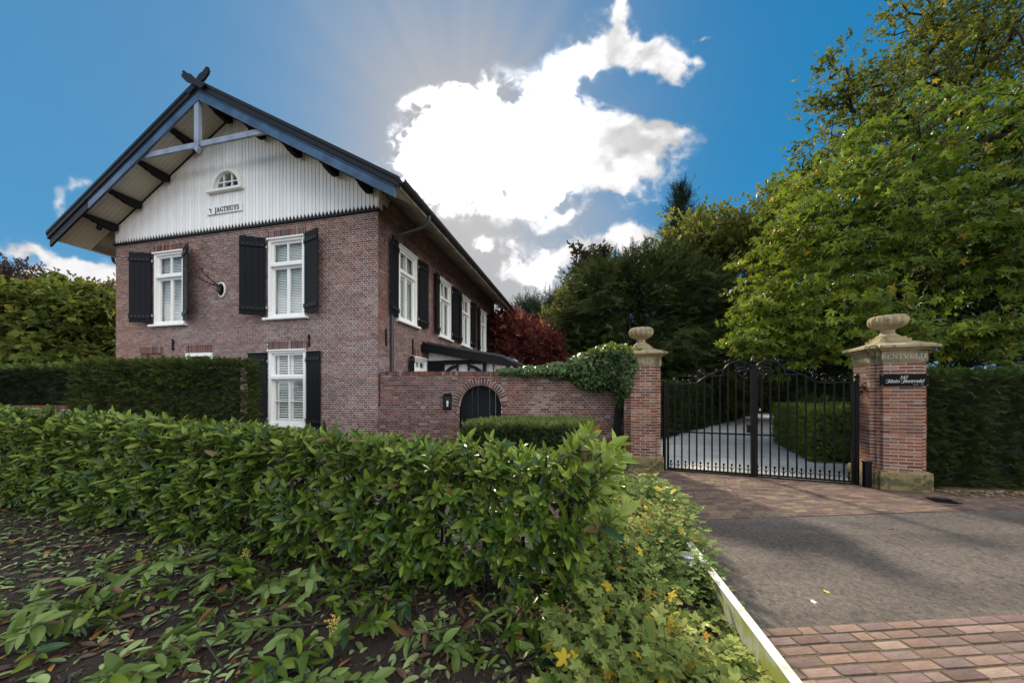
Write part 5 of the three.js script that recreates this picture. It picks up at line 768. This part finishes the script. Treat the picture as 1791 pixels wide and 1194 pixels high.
    const d0 = end.clone().sub(mid).normalize(); twig(mid, d0, 0.26, 10); for (const sd of [-1, 1]) { const from = V(0, 0.01, 0).lerp(mid, 0.35 + 0.5 * R()), dir = V(0.7 + 0.3 * R(), 0.25 * R(), sd * (0.6 + 0.5 * R())).normalize(); twig(from, dir, 0.16 + 0.08 * R(), 7); mesh('twig', taperTube([from, from.clone().addScaledVector(dir, 0.18)], [0.0045, 0.002], 4, false), M.bark, g); }
    if (look === 'berried') { std('budYellow', lin(0.42, 0.33, 0.06), 0.7); const b = []; for (let i = 0; i < 40; i++) { const q = end.clone().add(V(0.03 * gauss(R) + 0.02, 0.05 + 0.07 * R(), 0.035 * gauss(R))); b.push(new THREE.IcosahedronGeometry(0.0045, 0).translate(q.x, q.y, q.z)); } for (let i = 0; i < 6; i++) b.push(taperTube([end, end.clone().add(V(0.03 * gauss(R) + 0.02, 0.10, 0.03 * gauss(R)))], [0.002, 0.001], 3, false).toNonIndexed()); tag(mesh('flower_buds', mergeGeometries(b), M.budYellow, g), null, null, null, 'stuff'); }
  }
  // fallen leaves and bark over the soil
  const lit = [new Many(), new Many(), new Many(), new Many()], chips = new Many(), inBed = (x, z) => x - 0.19 * (-z - 1.4) < 1.12 && z < -1.2 && z > -2.95 + 0.296 * (x - 0.33) - 0.6;
  for (let k = 0; k < 13000; k++) { const x = -9.0 + 10.3 * R(), z = -1.5 - 4.3 * R(); if (!inBed(x, z)) continue; const q = R(), c = q < 0.44 ? lin(0.19, 0.25, 0.09) : q < 0.60 ? lin(0.07, 0.11, 0.03) : q < 0.70 ? lin(0.12, 0.052, 0.022) : q < 0.965 ? lin(0.075, 0.042, 0.026) : lin(0.28, 0.13, 0.025); c.multiplyScalar(0.6 + 0.7 * R()); const ang = R() * 6.28, s = 0.045 + 0.085 * R() * R() + 0.02 * R(); lit[Math.floor(R() * 3)].add(leafMatrix(V(x, bedY(x, z) + 0.008 + 0.012 * R(), z), V(Math.cos(ang), 0.18 * gauss(R), Math.sin(ang)), V(0.4 * gauss(R), 1, 0.4 * gauss(R)), s), c); }
  for (let k = 0; k < 15000; k++) { const x = -9.0 + 10.3 * R(), z = -1.5 - 4.3 * R(); if (!inBed(x, z)) continue; const c = (R() < 0.5 ? lin(0.06, 0.038, 0.026) : lin(0.03, 0.022, 0.017)).multiplyScalar(0.5 + R()), m = new THREE.Matrix4().compose(V(x, bedY(x, z) + 0.004, z), new THREE.Quaternion().setFromEuler(new THREE.Euler(R() * 6, R() * 6, R() * 6)), V(0.008 + 0.03 * R() * R(), 0.003 + 0.006 * R(), 0.005 + 0.012 * R())); chips.add(m, c); }
  const litter = group('leaf_litter'); tag(litter, 'fallen laurel leaves scattered over the soil of the bed', 'fallen leaves', null, 'stuff'); lit.slice(0, 3).forEach((m, i) => m.build('leaves', laurelGeos[i], M.litter, litter)); chips.build('bark_chips', brickGeo, M.litter, litter);
}
{ // field maple spreading over the rail
  const root = group('maple_shrub'); tag(root, 'low spreading field maple with yellowing lobed leaves beside the guard rail', 'shrub');
  const R = rng(91), leaves = [], tw = [], cxAt = (z) => 0.66 + 0.33 * (-z - 1.6), hAt = (z) => 0.30 + 0.20 * sstep(-1.5, -3.1, z) - 0.10 * sstep(-3.6, -4.5, z);
  for (let k = 0; k < 760; k++) {
    const z = -1.35 - 3.1 * Math.pow(R(), 0.9), w = lerp(0.42, 0.56, R()), u = (2 * R() - 1), x = cxAt(z) + u * w, top = hAt(z) * Math.sqrt(Math.max(0.08, 1 - u * u * 0.8)) * (0.75 + 0.5 * fbm(x * 3, z * 3, 3)), y = bedY(x, z) + top * Math.pow(R(), 0.35);
    const dir = V(u * 0.9 + 0.3 * gauss(R), 0.5 + 0.3 * R(), 0.6 * gauss(R) + 0.2).normalize(), p = V(x, y, z), l = 0.16 + 0.1 * R(), e = p.clone().addScaledVector(dir, l); tw.push(taperTube([p.clone().addScaledVector(dir, -0.12), p, e], [0.004, 0.003, 0.0015], 3, false));
    const sick = fbm(x * 2.2 + 7, z * 2.2, 3); for (let i = 0; i < 8; i++) { const t = i / 8, sd = i % 2 ? 1 : -1, side = new THREE.Vector3().crossVectors(dir, UPV).normalize(), q = p.clone().lerp(e, t).addScaledVector(side, sd * 0.03), axis = dir.clone().multiplyScalar(0.5).addScaledVector(side, sd * (0.9 - 0.5 * t)).add(V(0, -0.25 * R(), 0)), nrm = V(0.25 * gauss(R), 1, 0.35 + 0.3 * gauss(R)), yelLit = sstep(0.45, 0.7, sick) + sstep(-2.6, -1.9, z) * 0.5; const c = lin(0.10, 0.17, 0.035).lerp(lin(0.40, 0.42, 0.11), clamp(0.6 * R() * yelLit + 0.3 * yelLit, 0, 1)); if (R() < 0.03 + 0.04 * yelLit) c.copy(R() < 0.7 ? lin(0.52, 0.38, 0.03) : lin(0.45, 0.22, 0.03)); c.multiplyScalar(0.75 + 0.45 * R()); leaves.push({ m: leafMatrix(q, axis, nrm, 0.040 + 0.048 * R()), c, g: Math.floor(R() * 3), p: q }); }  // paler toward the near end: sunlight put into the colour, besides yellowed leaves
  }
  leaves.sort((a, b) => a.p.distanceTo(camera.position) - b.p.distanceTo(camera.position)); const many = [new Many(), new Many(), new Many()]; leaves.forEach((l, i) => i < 300 ? single('leaf', fieldGeos[l.g], tone(M.fieldLeaf, l.c), l.m, root) : many[l.g].add(l.m, l.c)); many.forEach((m, i) => m.build('foliage', fieldGeos[i], M.fieldLeaf, root));
  std('twigRed', lin(0.10, 0.05, 0.03), 0.8); tag(mesh('twigs', mergeGeometries(tw), M.twigRed, root), null, null, null, 'stuff');
  const st = []; for (let i = 0; i < 9; i++) { const z = -1.7 - i * 0.3, x = cxAt(z) + 0.2 * gauss(R); st.push(tube([V(x, 0, z), V(x + 0.1 * gauss(R), 0.2, z + 0.1), V(x + 0.3 * gauss(R), hAt(z), z + 0.25)], (t) => 0.010 * (1 - 0.7 * t), 5, 8)); } tag(mesh('stems', mergeGeometries(st), M.bark, root), null, null, null, 'stuff');
}

// ================================================================== CLIPPED HEDGES
const yewTint = (dk, lt, litTop) => (R, p, top, n) => { const c = dk.clone().lerp(lt, clamp(0.15 + 0.5 * R() * n * 1.6 + 0.3 * top, 0, 1)); if (top && litTop) c.lerp(litTop, 0.5 + 0.4 * R()); return c.multiplyScalar(0.7 + 0.6 * R()); };  // top sprays lighter: light on the hedge tops put into their colour
const YD = lin(0.014, 0.023, 0.006), YL = lin(0.078, 0.102, 0.020);
hedge({ name: 'yew_hedge', label: 'dark clipped yew hedge in front of the lower windows of the house', poly: [[-8.0, -6.05], [-4.74, -6.05], [-5.22, -6.7], [-8.0, -6.75]], core: [[-8.0, -6.05], [-4.86, -6.05], [-5.36, -6.7], [-8.0, -6.75]], y0: 0.02, y1: 2.24, geos: yewSprigs, mat: M.needle, size: 0.12, density: 900, seed: 101, tint: yewTint(YD, lin(0.10, 0.13, 0.025)), thin: (x, y) => 0.0 + 0.2 * sstep(-5.2, -4.7, x), rough: 0.14 });
hedge({ name: 'yew_hedge', label: 'long yew hedge behind the low brick wall', poly: [[-19, -9.8], [-8.6, -8.9], [-8.6, -9.7], [-19, -10.8]], y0: 0.02, y1: 2.34, geos: yewSprigs, mat: M.needle, size: 0.16, density: 420, seed: 102, tint: yewTint(lin(0.008, 0.014, 0.005), lin(0.030, 0.044, 0.012), lin(0.09, 0.14, 0.03)), topShare: 1.6 });
hedge({ name: 'box_hedge', label: 'low square clipped hedge block in front of the arched door', poly: [[-0.86, -5.9], [1.42, -5.9], [1.78, -7.45], [-0.72, -7.45]], y0: 0.02, y1: 1.12, geos: yewSprigs, mat: M.needle, size: 0.085, density: 1600, seed: 103, tint: yewTint(lin(0.024, 0.040, 0.012), lin(0.08, 0.115, 0.028), lin(0.19, 0.22, 0.06)), rough: 0.08, topShare: 1.3 });
hedge({ name: 'yew_hedge', label: 'tall dark yew hedge beside the gatepost with the name plate', poly: [[7.45, -6.05], [15, -5.35], [15, -6.6], [7.45, -7.2]], y0: 0.0, y1: 2.02, geos: yewSprigs, mat: M.needle, size: 0.17, density: 520, seed: 104, tint: yewTint(YD, YL, lin(0.06, 0.10, 0.02)), rough: 0.3, stray: 0.12 });
hedge({ name: 'yew_hedge', label: 'tall dark yew hedge along the far side of the gravel drive', poly: [[3.0, -10.2], [5.9, -12.7], [18, -25], [17, -26.5], [4.8, -14.2], [2.0, -11.5]], y0: 0.0, y1: 2.05, geos: yewSprigs, mat: M.needle, size: 0.18, density: 260, seed: 105, tint: yewTint(YD, YL, lin(0.06, 0.10, 0.02)), rough: 0.25 });
hedge({ name: 'box_hedge', label: 'bright green clipped hedge seen through the gate beside the gravel drive', poly: [[7.4, -8.15], [9.2, -11.6], [13, -11.2], [12, -7.4]], y0: 0.0, y1: 1.28, geos: yewSprigs, mat: M.needle, size: 0.11, density: 800, seed: 106, tint: yewTint(lin(0.10, 0.155, 0.022), lin(0.22, 0.29, 0.05), lin(0.24, 0.28, 0.06)), rough: 0.1 });
{ // low brick wall at the end of the front garden
  const w = group('low_wall', null, -8.35, 0, -8.45, 0.09); tag(w, 'low brick wall with upright coping bricks under the long yew hedge', 'wall'); const body = mesh('wall_body', box(11, 1.30, 0.3, -5.5, 0.65, -0.156), M.darkMortar, w), list = [], R = rng(45);
  lay({ x0: -11, x1: 0, y0: 0.6, y1: 1.3, seed: 46 }, (x, y, bw, h, q) => list.push({ x, y, z: -0.018 + 0.005 * q(), w: bw, h, t: 0.05, c: brickTone(q, x, y, { seed: 3, dark: 0.7 }), hid: true })); for (let k = 0; k < 176; k++) list.push({ x: -10.97 + k * 0.0622, y: 1.345, z: -0.155, w: 0.053, h: 0.095, t: 0.33, c: brickTone(R, k, 1, { dark: 0.7 }) }); setBricks(list, body, 176);
}

// ================================================================== IVY on the wall and gatepost
{
  const root = group('ivy'); tag(root, 'thick dark ivy spilling over the garden wall onto the gatepost', 'ivy', null, 'thing');
  const R = rng(111), many = new Many(), stems = [];
  const blobs = [[1.75, 2.26, -7.75, 0.55, 0.42, 0.42, 700], [2.35, 2.32, -7.62, 0.47, 0.56, 0.46, 1000], [2.52, 2.0, -7.35, 0.30, 0.42, 0.22, 420], [1.15, 2.22, -7.8, 0.5, 0.24, 0.36, 420], [0.5, 2.2, -7.82, 0.5, 0.16, 0.32, 320], [-0.05, 2.2, -7.84, 0.4, 0.11, 0.28, 200], [1.95, 1.95, -7.62, 0.5, 0.22, 0.24, 330], [2.5, 1.62, -7.5, 0.16, 0.28, 0.16, 150], [2.72, 2.62, -7.40, 0.30, 0.08, 0.28, 90], [2.50, 2.32, -7.08, 0.17, 0.30, 0.12, 300], [2.46, 1.98, -7.10, 0.13, 0.25, 0.12, 220], [2.40, 2.62, -7.3, 0.25, 0.14, 0.25, 240], [2.2, 2.66, -7.7, 0.4, 0.16, 0.3, 300]];
  for (const [x, y, z, a, b, c, n] of blobs) for (let k = 0; k < n * 1.7; k++) { const d = rdir(R), f = Math.pow(R(), 0.28), p = V(x + a * d.x * f, y + b * d.y * f, z + c * d.z * f), out = V(d.x * 0.6, d.y * 0.4, Math.abs(d.z) * 0.9 + 0.2).normalize(); const youngOrLit = p.y > 2.42 && R() < 0.30 * sstep(2.4, 2.75, p.y) + 0.05, col = youngOrLit ? lin(0.20, 0.24, 0.035) : lin(0.028, 0.058, 0.016).lerp(lin(0.080, 0.125, 0.036), R()); col.multiplyScalar(0.75 + 0.5 * R()); many.add(leafMatrix(p, V(gauss(R) * 1.1, -0.6 + (youngOrLit ? 1 : 0), 0.3).add(out.clone().multiplyScalar(0.3)), out.clone().add(rdir(R).multiplyScalar(0.75)).add(V(0, 0.35, 0)), 0.045 + 0.055 * R()), col); }
  for (let k = 0; k < 26; k++) { const [x, y, z, a, b] = blobs[k % 7], s = V(2.40 + 0.16 * R(), 0.1, -7.69), e = V(x + a * gauss(R) * 0.6, y, z); stems.push(tube([s, V(s.x - 0.03 + 0.03 * gauss(R), 0.9, -7.70), V(s.x - 0.05 * R(), 1.75, -7.70), e], (t) => 0.012 * (1 - 0.7 * t), 5, 12)); }
  mesh('woody_mass', (() => { const g = new THREE.IcosahedronGeometry(1, 3); g.scale(0.72, 0.26, 0.22); g.translate(1.95, 2.3, -7.84); return g; })(), M.hedgeCore, root);
  many.build('foliage', ivyGeo, M.ivyLeaf, root); tag(mesh('stems', mergeGeometries(stems), M.darkBark, root), null, null, null, 'stuff');
}

// ================================================================== TREES
const blob = (x, y, d, rx, ry, n, o = {}) => ({ c: at(x, y, d), r: [rx / LENS * d, ry / LENS * d, (o.rz ?? (rx + ry) / 2) / LENS * d], n, fill: o.fill, rough: o.rough });
tree({ name: 'maple_tree', label: 'broad maple with large light green leaves over the gatepost with the name plate', base: [11.6, -9.6], trunk: [8.6, 0.21], seed: 201, bark: M.darkBark,
  blobs: [blob(1560, 440, 9.2, 175, 150, 211, { rz: 120 }), blob(1420, 470, 9.4, 110, 120, 133), blob(1375, 560, 9.0, 95, 55, 88, { rz: 60 }), blob(1480, 575, 8.4, 120, 60, 98), blob(1640, 300, 9.8, 170, 120, 144), blob(1740, 430, 8.6, 120, 150, 133), blob(1500, 320, 10, 110, 90, 98), blob(1700, 580, 8.2, 110, 60, 88), blob(1850, 350, 9, 140, 180, 122), blob(1330, 600, 8.8, 55, 30, 36), blob(1450, 390, 9.6, 90, 60, 66)],
  per: 17, spread: [0.32, 0.09, 0.32], geos: mapleGeos, mat: M.leaf, size: 0.17, rough: 2.4, singles: 300, flat: 0.62, rise: -0.25, tint: (R, p, clump, t) => { const c = lin(0.055, 0.110, 0.012).lerp(lin(0.19, 0.24, 0.018), clamp(0.2 * R() + 0.5 * clump + 0.35 * sstep(-0.8, -4.5, p.x), 0, 1)); if (R() < 0.03) c.copy(lin(0.34, 0.26, 0.03)); return c.multiplyScalar(0.75 + 0.5 * R()); } });  // leaves yellower toward the left: backlight put into their colour
tree({ name: 'beech_tree', label: 'tall beech with small bronze green leaves and spreading limbs above the maple', base: [25, -15], trunk: [17, 0.42], seed: 202,
  blobs: [blob(1660, 130, 15, 150, 120, 264, { rough: 2.5 }), blob(1560, 215, 14.6, 120, 85, 168, { rough: 2.5 }), blob(1740, 40, 15, 140, 110, 208, { rough: 2.5 }), blob(1480, 165, 14.5, 72, 42, 56, { rough: 2 }), blob(1450, 290, 14.5, 75, 55, 72, { rough: 2 }), blob(1385, 335, 14.5, 52, 24, 28), blob(1620, 30, 15.5, 90, 70, 88, { rough: 2.5 }), blob(1860, 150, 15, 140, 200, 160), blob(1455, 100, 14.8, 30, 16, 11), blob(1700, 250, 15, 160, 70, 128)],
  per: 6, spread: [0.6, 0.13, 0.6], geos: broadSprigs, mat: M.dullLeaf, size: 0.27, twig: 0.012, tint: mixTint(lin(0.055, 0.085, 0.014), lin(0.19, 0.21, 0.025), 0.10, lin(0.34, 0.29, 0.03)) });
tree({ name: 'elm_tree', label: 'rounded broadleaved tree between the yew and the maple', base: [15.5, -23], trunk: [11, 0.3], seed: 203,
  blobs: [blob(1270, 455, 23, 105, 95, 260, { rough: 2.4 }), blob(1345, 430, 22, 80, 75, 170, { rough: 2.4 }), blob(1205, 440, 23.5, 60, 62, 110, { rough: 2 }), blob(1310, 545, 21, 90, 60, 140), blob(1395, 470, 22, 60, 90, 110)],
  per: 10, spread: [0.7, 0.4, 0.7], geos: broadSprigs, mat: M.dullLeaf, size: 0.46, twig: 0.02, tint: mixTint(lin(0.085, 0.115, 0.024), lin(0.23, 0.24, 0.045), 0.12) });
{
  const spire = []; for (let k = 0; k < 12; k++) { const f = k / 11; spire.push(blob(1192, 332 + f * 130, 30, 6 + f * 40, 9, Math.round(8 + f * 34), { fill: 0.6, rough: 0.6 })); }
  tree({ name: 'spruce_tree', label: 'dark pointed spruce rising behind the rounded tree', base: [15.3, -30], trunk: [20, 0.22], seed: 204, blobs: spire, per: 7, spread: [0.5, 0.25, 0.5], geos: spruceSprigs, mat: M.needle, size: 0.75, outward: 1.1, rise: -0.1, flat: 0.5, tint: mixTint(lin(0.010, 0.020, 0.012), lin(0.028, 0.042, 0.020)), twig: 0.02 });
}
tree({ name: 'yew_tree', label: 'huge dark yew filling the space behind the ivy and the gate', base: [8.0, -20.7], trunk: [8, 0.5], seed: 205, bark: M.darkBark,
  blobs: [blob(1125, 525, 20.0, 110, 82, 330, { rough: 1.4 }), blob(1050, 555, 19.4, 70, 80, 210, { rough: 1.4 }), blob(1205, 565, 20.0, 90, 90, 280, { rough: 1.4 }), blob(1120, 620, 18.3, 110, 70, 280), blob(1240, 640, 19.4, 110, 70, 300), blob(1020, 600, 18.9, 45, 55, 110), blob(1290, 590, 20.7, 50, 70, 150), blob(1370, 650, 20.7, 90, 60, 210), blob(1150, 468, 20.6, 60, 32, 90, { rough: 1 }), blob(1080, 492, 20.0, 50, 36, 80, { rough: 1 })],
  per: 9, spread: [0.58, 0.30, 0.58], geos: yewSprigs, mat: M.needle, size: 0.58, outward: 1.0, rise: -0.1, flat: 0.8, tint: mixTint(lin(0.018, 0.030, 0.008), lin(0.075, 0.098, 0.022), 0.05, lin(0.09, 0.085, 0.02)), twig: 0.012 });
tree({ name: 'weeping_birch', label: 'thin drooping twigs with sparse dark leaves at the edge of the yew', base: [5.0, -25], trunk: [10, 0.14], seed: 206, bark: M.darkBark, blobs: [blob(1022, 455, 25, 22, 26, 26), blob(1008, 505, 25, 16, 34, 24), blob(1050, 445, 25, 14, 16, 10), blob(985, 530, 25, 8, 14, 8)], per: 8, spread: [0.2, 0.4, 0.2], geos: broadSprigs, mat: M.dullLeaf, size: 0.45, tint: mixTint(lin(0.02, 0.018, 0.012), lin(0.06, 0.05, 0.02)), twig: 0.010, rise: -0.8 });
tree({ name: 'pine_tree', label: 'blue green pine behind the purple leaved shrub', base: [2.2, -30], trunk: [7, 0.22], seed: 207, blobs: [blob(935, 560, 30, 42, 34, 110, { rough: 1.6 }), blob(925, 535, 30, 16, 12, 24), blob(975, 545, 30, 30, 30, 70), blob(905, 585, 29, 30, 18, 40)], per: 8, spread: [0.6, 0.3, 0.6], geos: spruceSprigs, mat: M.needle, size: 0.8, tint: mixTint(lin(0.022, 0.042, 0.026), lin(0.06, 0.085, 0.045)), twig: 0.02 });
tree({ name: 'false_acacia', label: 'light yellow green tree beside the huge yew', base: [3.3, -20], trunk: [4.5, 0.12], seed: 208, blobs: [blob(985, 560, 20, 32, 50, 120, { rough: 1 }), blob(965, 600, 19, 24, 34, 60), blob(1000, 625, 19, 30, 36, 70)], per: 9, spread: [0.35, 0.2, 0.35], geos: broadSprigs, mat: M.dullLeaf, size: 0.32, tint: mixTint(lin(0.09, 0.11, 0.025), lin(0.20, 0.20, 0.045)), twig: 0.012 });
tree({ name: 'purple_shrub', label: 'large shrub with dark red purple leaves beyond the porch', category: 'shrub', base: [0.4, -17.5], trunk: [2.2, 0.09], seed: 209, blobs: [blob(920, 605, 17, 52, 44, 190, { rough: 1 }), blob(880, 590, 17.5, 40, 40, 130, { rough: 1 }), blob(960, 615, 17, 26, 34, 80), blob(920, 660, 17, 60, 30, 110)], per: 10, spread: [0.3, 0.2, 0.3], geos: broadSprigs, mat: M.dullLeaf, size: 0.26, tint: mixTint(lin(0.07, 0.016, 0.018), lin(0.18, 0.040, 0.034), 0.10, lin(0.36, 0.13, 0.04)), twig: 0.010 });
tree({ name: 'lime_tree', label: 'dense green lime beside the house corner above the long yew hedge', base: [-20, -15.5], trunk: [5.5, 0.22], seed: 210, blobs: [blob(95, 560, 15, 120, 66, 300, { rough: 0.8 }), blob(165, 575, 14.5, 48, 76, 170, { rough: 0.8 }), blob(20, 575, 15, 90, 80, 220, { rough: 0.8 }), blob(100, 630, 14.5, 130, 40, 200), blob(-80, 560, 15, 90, 90, 120)], per: 17, spread: [0.34, 0.16, 0.34], geos: limeSprigs, mat: M.dullLeaf, size: 0.23, flat: 0.8, tint: mixTint(lin(0.05, 0.082, 0.014), lin(0.16, 0.19, 0.028), 0.05) });
tree({ name: 'copper_tree', label: 'sparse dark reddish treetop rising above the lime', base: [-33, -22], trunk: [8, 0.2], seed: 211, blobs: [blob(25, 480, 22, 45, 22, 60, { rough: 1.2 }), blob(65, 500, 22, 30, 14, 26), blob(-40, 490, 22, 40, 30, 40)], per: 6, spread: [0.4, 0.3, 0.4], geos: broadSprigs, mat: M.dullLeaf, size: 0.3, tint: mixTint(lin(0.03, 0.016, 0.014), lin(0.07, 0.035, 0.025)), twig: 0.02 });
tree({ name: 'garden_tree', label: 'small bronze tinged tree showing between the lime and the house wall', base: [-25.2, -20], trunk: [6, 0.15], seed: 212, blobs: [blob(180, 520, 20, 26, 26, 50, { rough: 1 }), blob(130, 512, 20, 20, 12, 24)], per: 8, spread: [0.4, 0.25, 0.4], geos: broadSprigs, mat: M.dullLeaf, size: 0.34, tint: mixTint(lin(0.06, 0.05, 0.018), lin(0.14, 0.09, 0.03)) });
tree({ name: 'holly_tree', label: 'dark evergreen filling the shade behind the yew hedge and the gatepost', base: [17, -13], trunk: [4, 0.2], seed: 213, bark: M.darkBark, blobs: [blob(1640, 560, 12.5, 170, 100, 460), blob(1780, 470, 13, 150, 170, 620), blob(1640, 420, 13.5, 150, 100, 420), blob(1480, 640, 13.5, 120, 55, 220), blob(1900, 500, 12, 120, 160, 180)], per: 8, spread: [0.4, 0.25, 0.4], geos: yewSprigs, mat: M.needle, size: 0.45, tint: mixTint(lin(0.010, 0.017, 0.007), lin(0.028, 0.042, 0.014)) });
tree({ name: 'oak_tree', label: 'dark tree closing the view beyond the bend of the drive', base: [24, -31], trunk: [6, 0.3], seed: 215, blobs: [blob(1360, 600, 31, 110, 70, 260), blob(1330, 690, 30, 90, 40, 160), blob(1440, 680, 29, 110, 50, 200), blob(1250, 670, 32, 80, 50, 140)], per: 9, spread: [0.8, 0.5, 0.8], geos: broadSprigs, mat: M.dullLeaf, size: 0.6, twig: 0.02, tint: mixTint(lin(0.018, 0.028, 0.010), lin(0.05, 0.065, 0.018)) });
tree({ name: 'golden_shrub', label: 'small sunlit yellow green shrub at the bend of the drive seen through the gate', category: 'shrub', base: [17.2, -22], trunk: [1.2, 0.05], seed: 214, blobs: [blob(1345, 690, 22, 34, 18, 60), blob(1375, 700, 21, 24, 20, 40)], per: 8, spread: [0.4, 0.25, 0.4], geos: broadSprigs, mat: M.leaf, size: 0.34, tint: mixTint(lin(0.08, 0.11, 0.02), lin(0.22, 0.22, 0.03)) });

// ================================================================== SMALL THINGS on the asphalt
{
  const R = rng(121), p0 = at(1445, 1036, 2.83); for (const [x, y, c, look] of [[1445, 1036, [0.42, 0.36, 0.04], 'yellow fallen leaf lying alone in the middle of the asphalt'], [1420, 1052, [0.6, 0.58, 0.52], 'pale bleached leaf lying on the asphalt near the yellow one'], [1296, 1062, [0.30, 0.34, 0.05], 'greenish fallen leaf on the asphalt beside the guard rail'], [1435, 928, [0.30, 0.10, 0.04], 'rust brown leaf on the asphalt near the paved apron'], [1560, 925, [0.26, 0.10, 0.05], 'brown leaf on the asphalt toward the yew hedge']]) { const d = EYE * LENS / (y - HZ), q = at(x, y, d); const g = group('fallen_leaf', null, q.x, 0.004, q.z, R() * 6); tag(g, look, 'leaf'); single('blade', fieldGeos[1], tone(M.litter, lin(...c)), leafMatrix(V(0, 0.004, 0), V(1, 0.05, 0), V(0.1, 1, 0.1), 0.05), g); mesh('stalk', taperTube([V(0, 0.004, 0), V(-0.03, 0.006, 0.008)], [0.0012, 0.0008], 4), M.twigRed, g); }
  const a = at(1262, 1018, EYE * LENS / (1018 - HZ)), b = at(1306, 1000, EYE * LENS / (1000 - HZ)), t = group('twig', null, a.x, 0, a.z); tag(t, 'thin reddish twig lying on the asphalt beside the rail post', 'twig'); mesh('shaft', tube([V(0, 0.008, 0), V((b.x - a.x) / 2, 0.012, (b.z - a.z) / 2 + 0.01), V(b.x - a.x, 0.008, b.z - a.z)], 0.003, 5, 8), M.twigRed, t); mesh('side_shoot', taperTube([V((b.x - a.x) / 2, 0.012, (b.z - a.z) / 2), V((b.x - a.x) / 2 + 0.04, 0.014, (b.z - a.z) / 2 - 0.05)], [0.002, 0.001], 4), M.twigRed, t);
  const lit = new Many(); for (let k = 0; k < 1100; k++) { const x = 7.3 + 4.5 * R(), z = -5.75 + 0.092 * (x - 7.45) + 0.1 + Math.abs(gauss(R)) * 0.42 - 0.1, c = (R() < 0.5 ? lin(0.22, 0.12, 0.05) : R() < 0.5 ? lin(0.34, 0.27, 0.17) : lin(0.10, 0.07, 0.04)).multiplyScalar(0.6 + 0.7 * R()); lit.add(leafMatrix(V(x, 0.025 + 0.01 * R(), z), V(gauss(R), 0.1, gauss(R)), V(0.4 * gauss(R), 1, 0.4 * gauss(R)), 0.03 + 0.03 * R()), c); } const l = lit.build('fallen_leaves', fieldGeos[0], M.litter, null); tag(l, 'dry brown leaves gathered along the foot of the yew hedge by the gatepost', 'fallen leaves', null, 'stuff');
  const mh = gateW(3.9, 0, 0.75), cov = group('drain_cover', null, mh.x, 0.024, mh.z, -GA); tag(cov, 'small dark drain cover set in the paving before the gatepost', 'drain cover'); mesh('cover', box(0.24, 0.012, 0.16, 0, 0, 0), M.iron, cov); mesh('rim', join([box(0.28, 0.016, 0.02, 0, 0, 0.092), box(0.28, 0.016, 0.02, 0, 0, -0.092)]), M.iron, cov);
}
renderer.render(scene, camera);
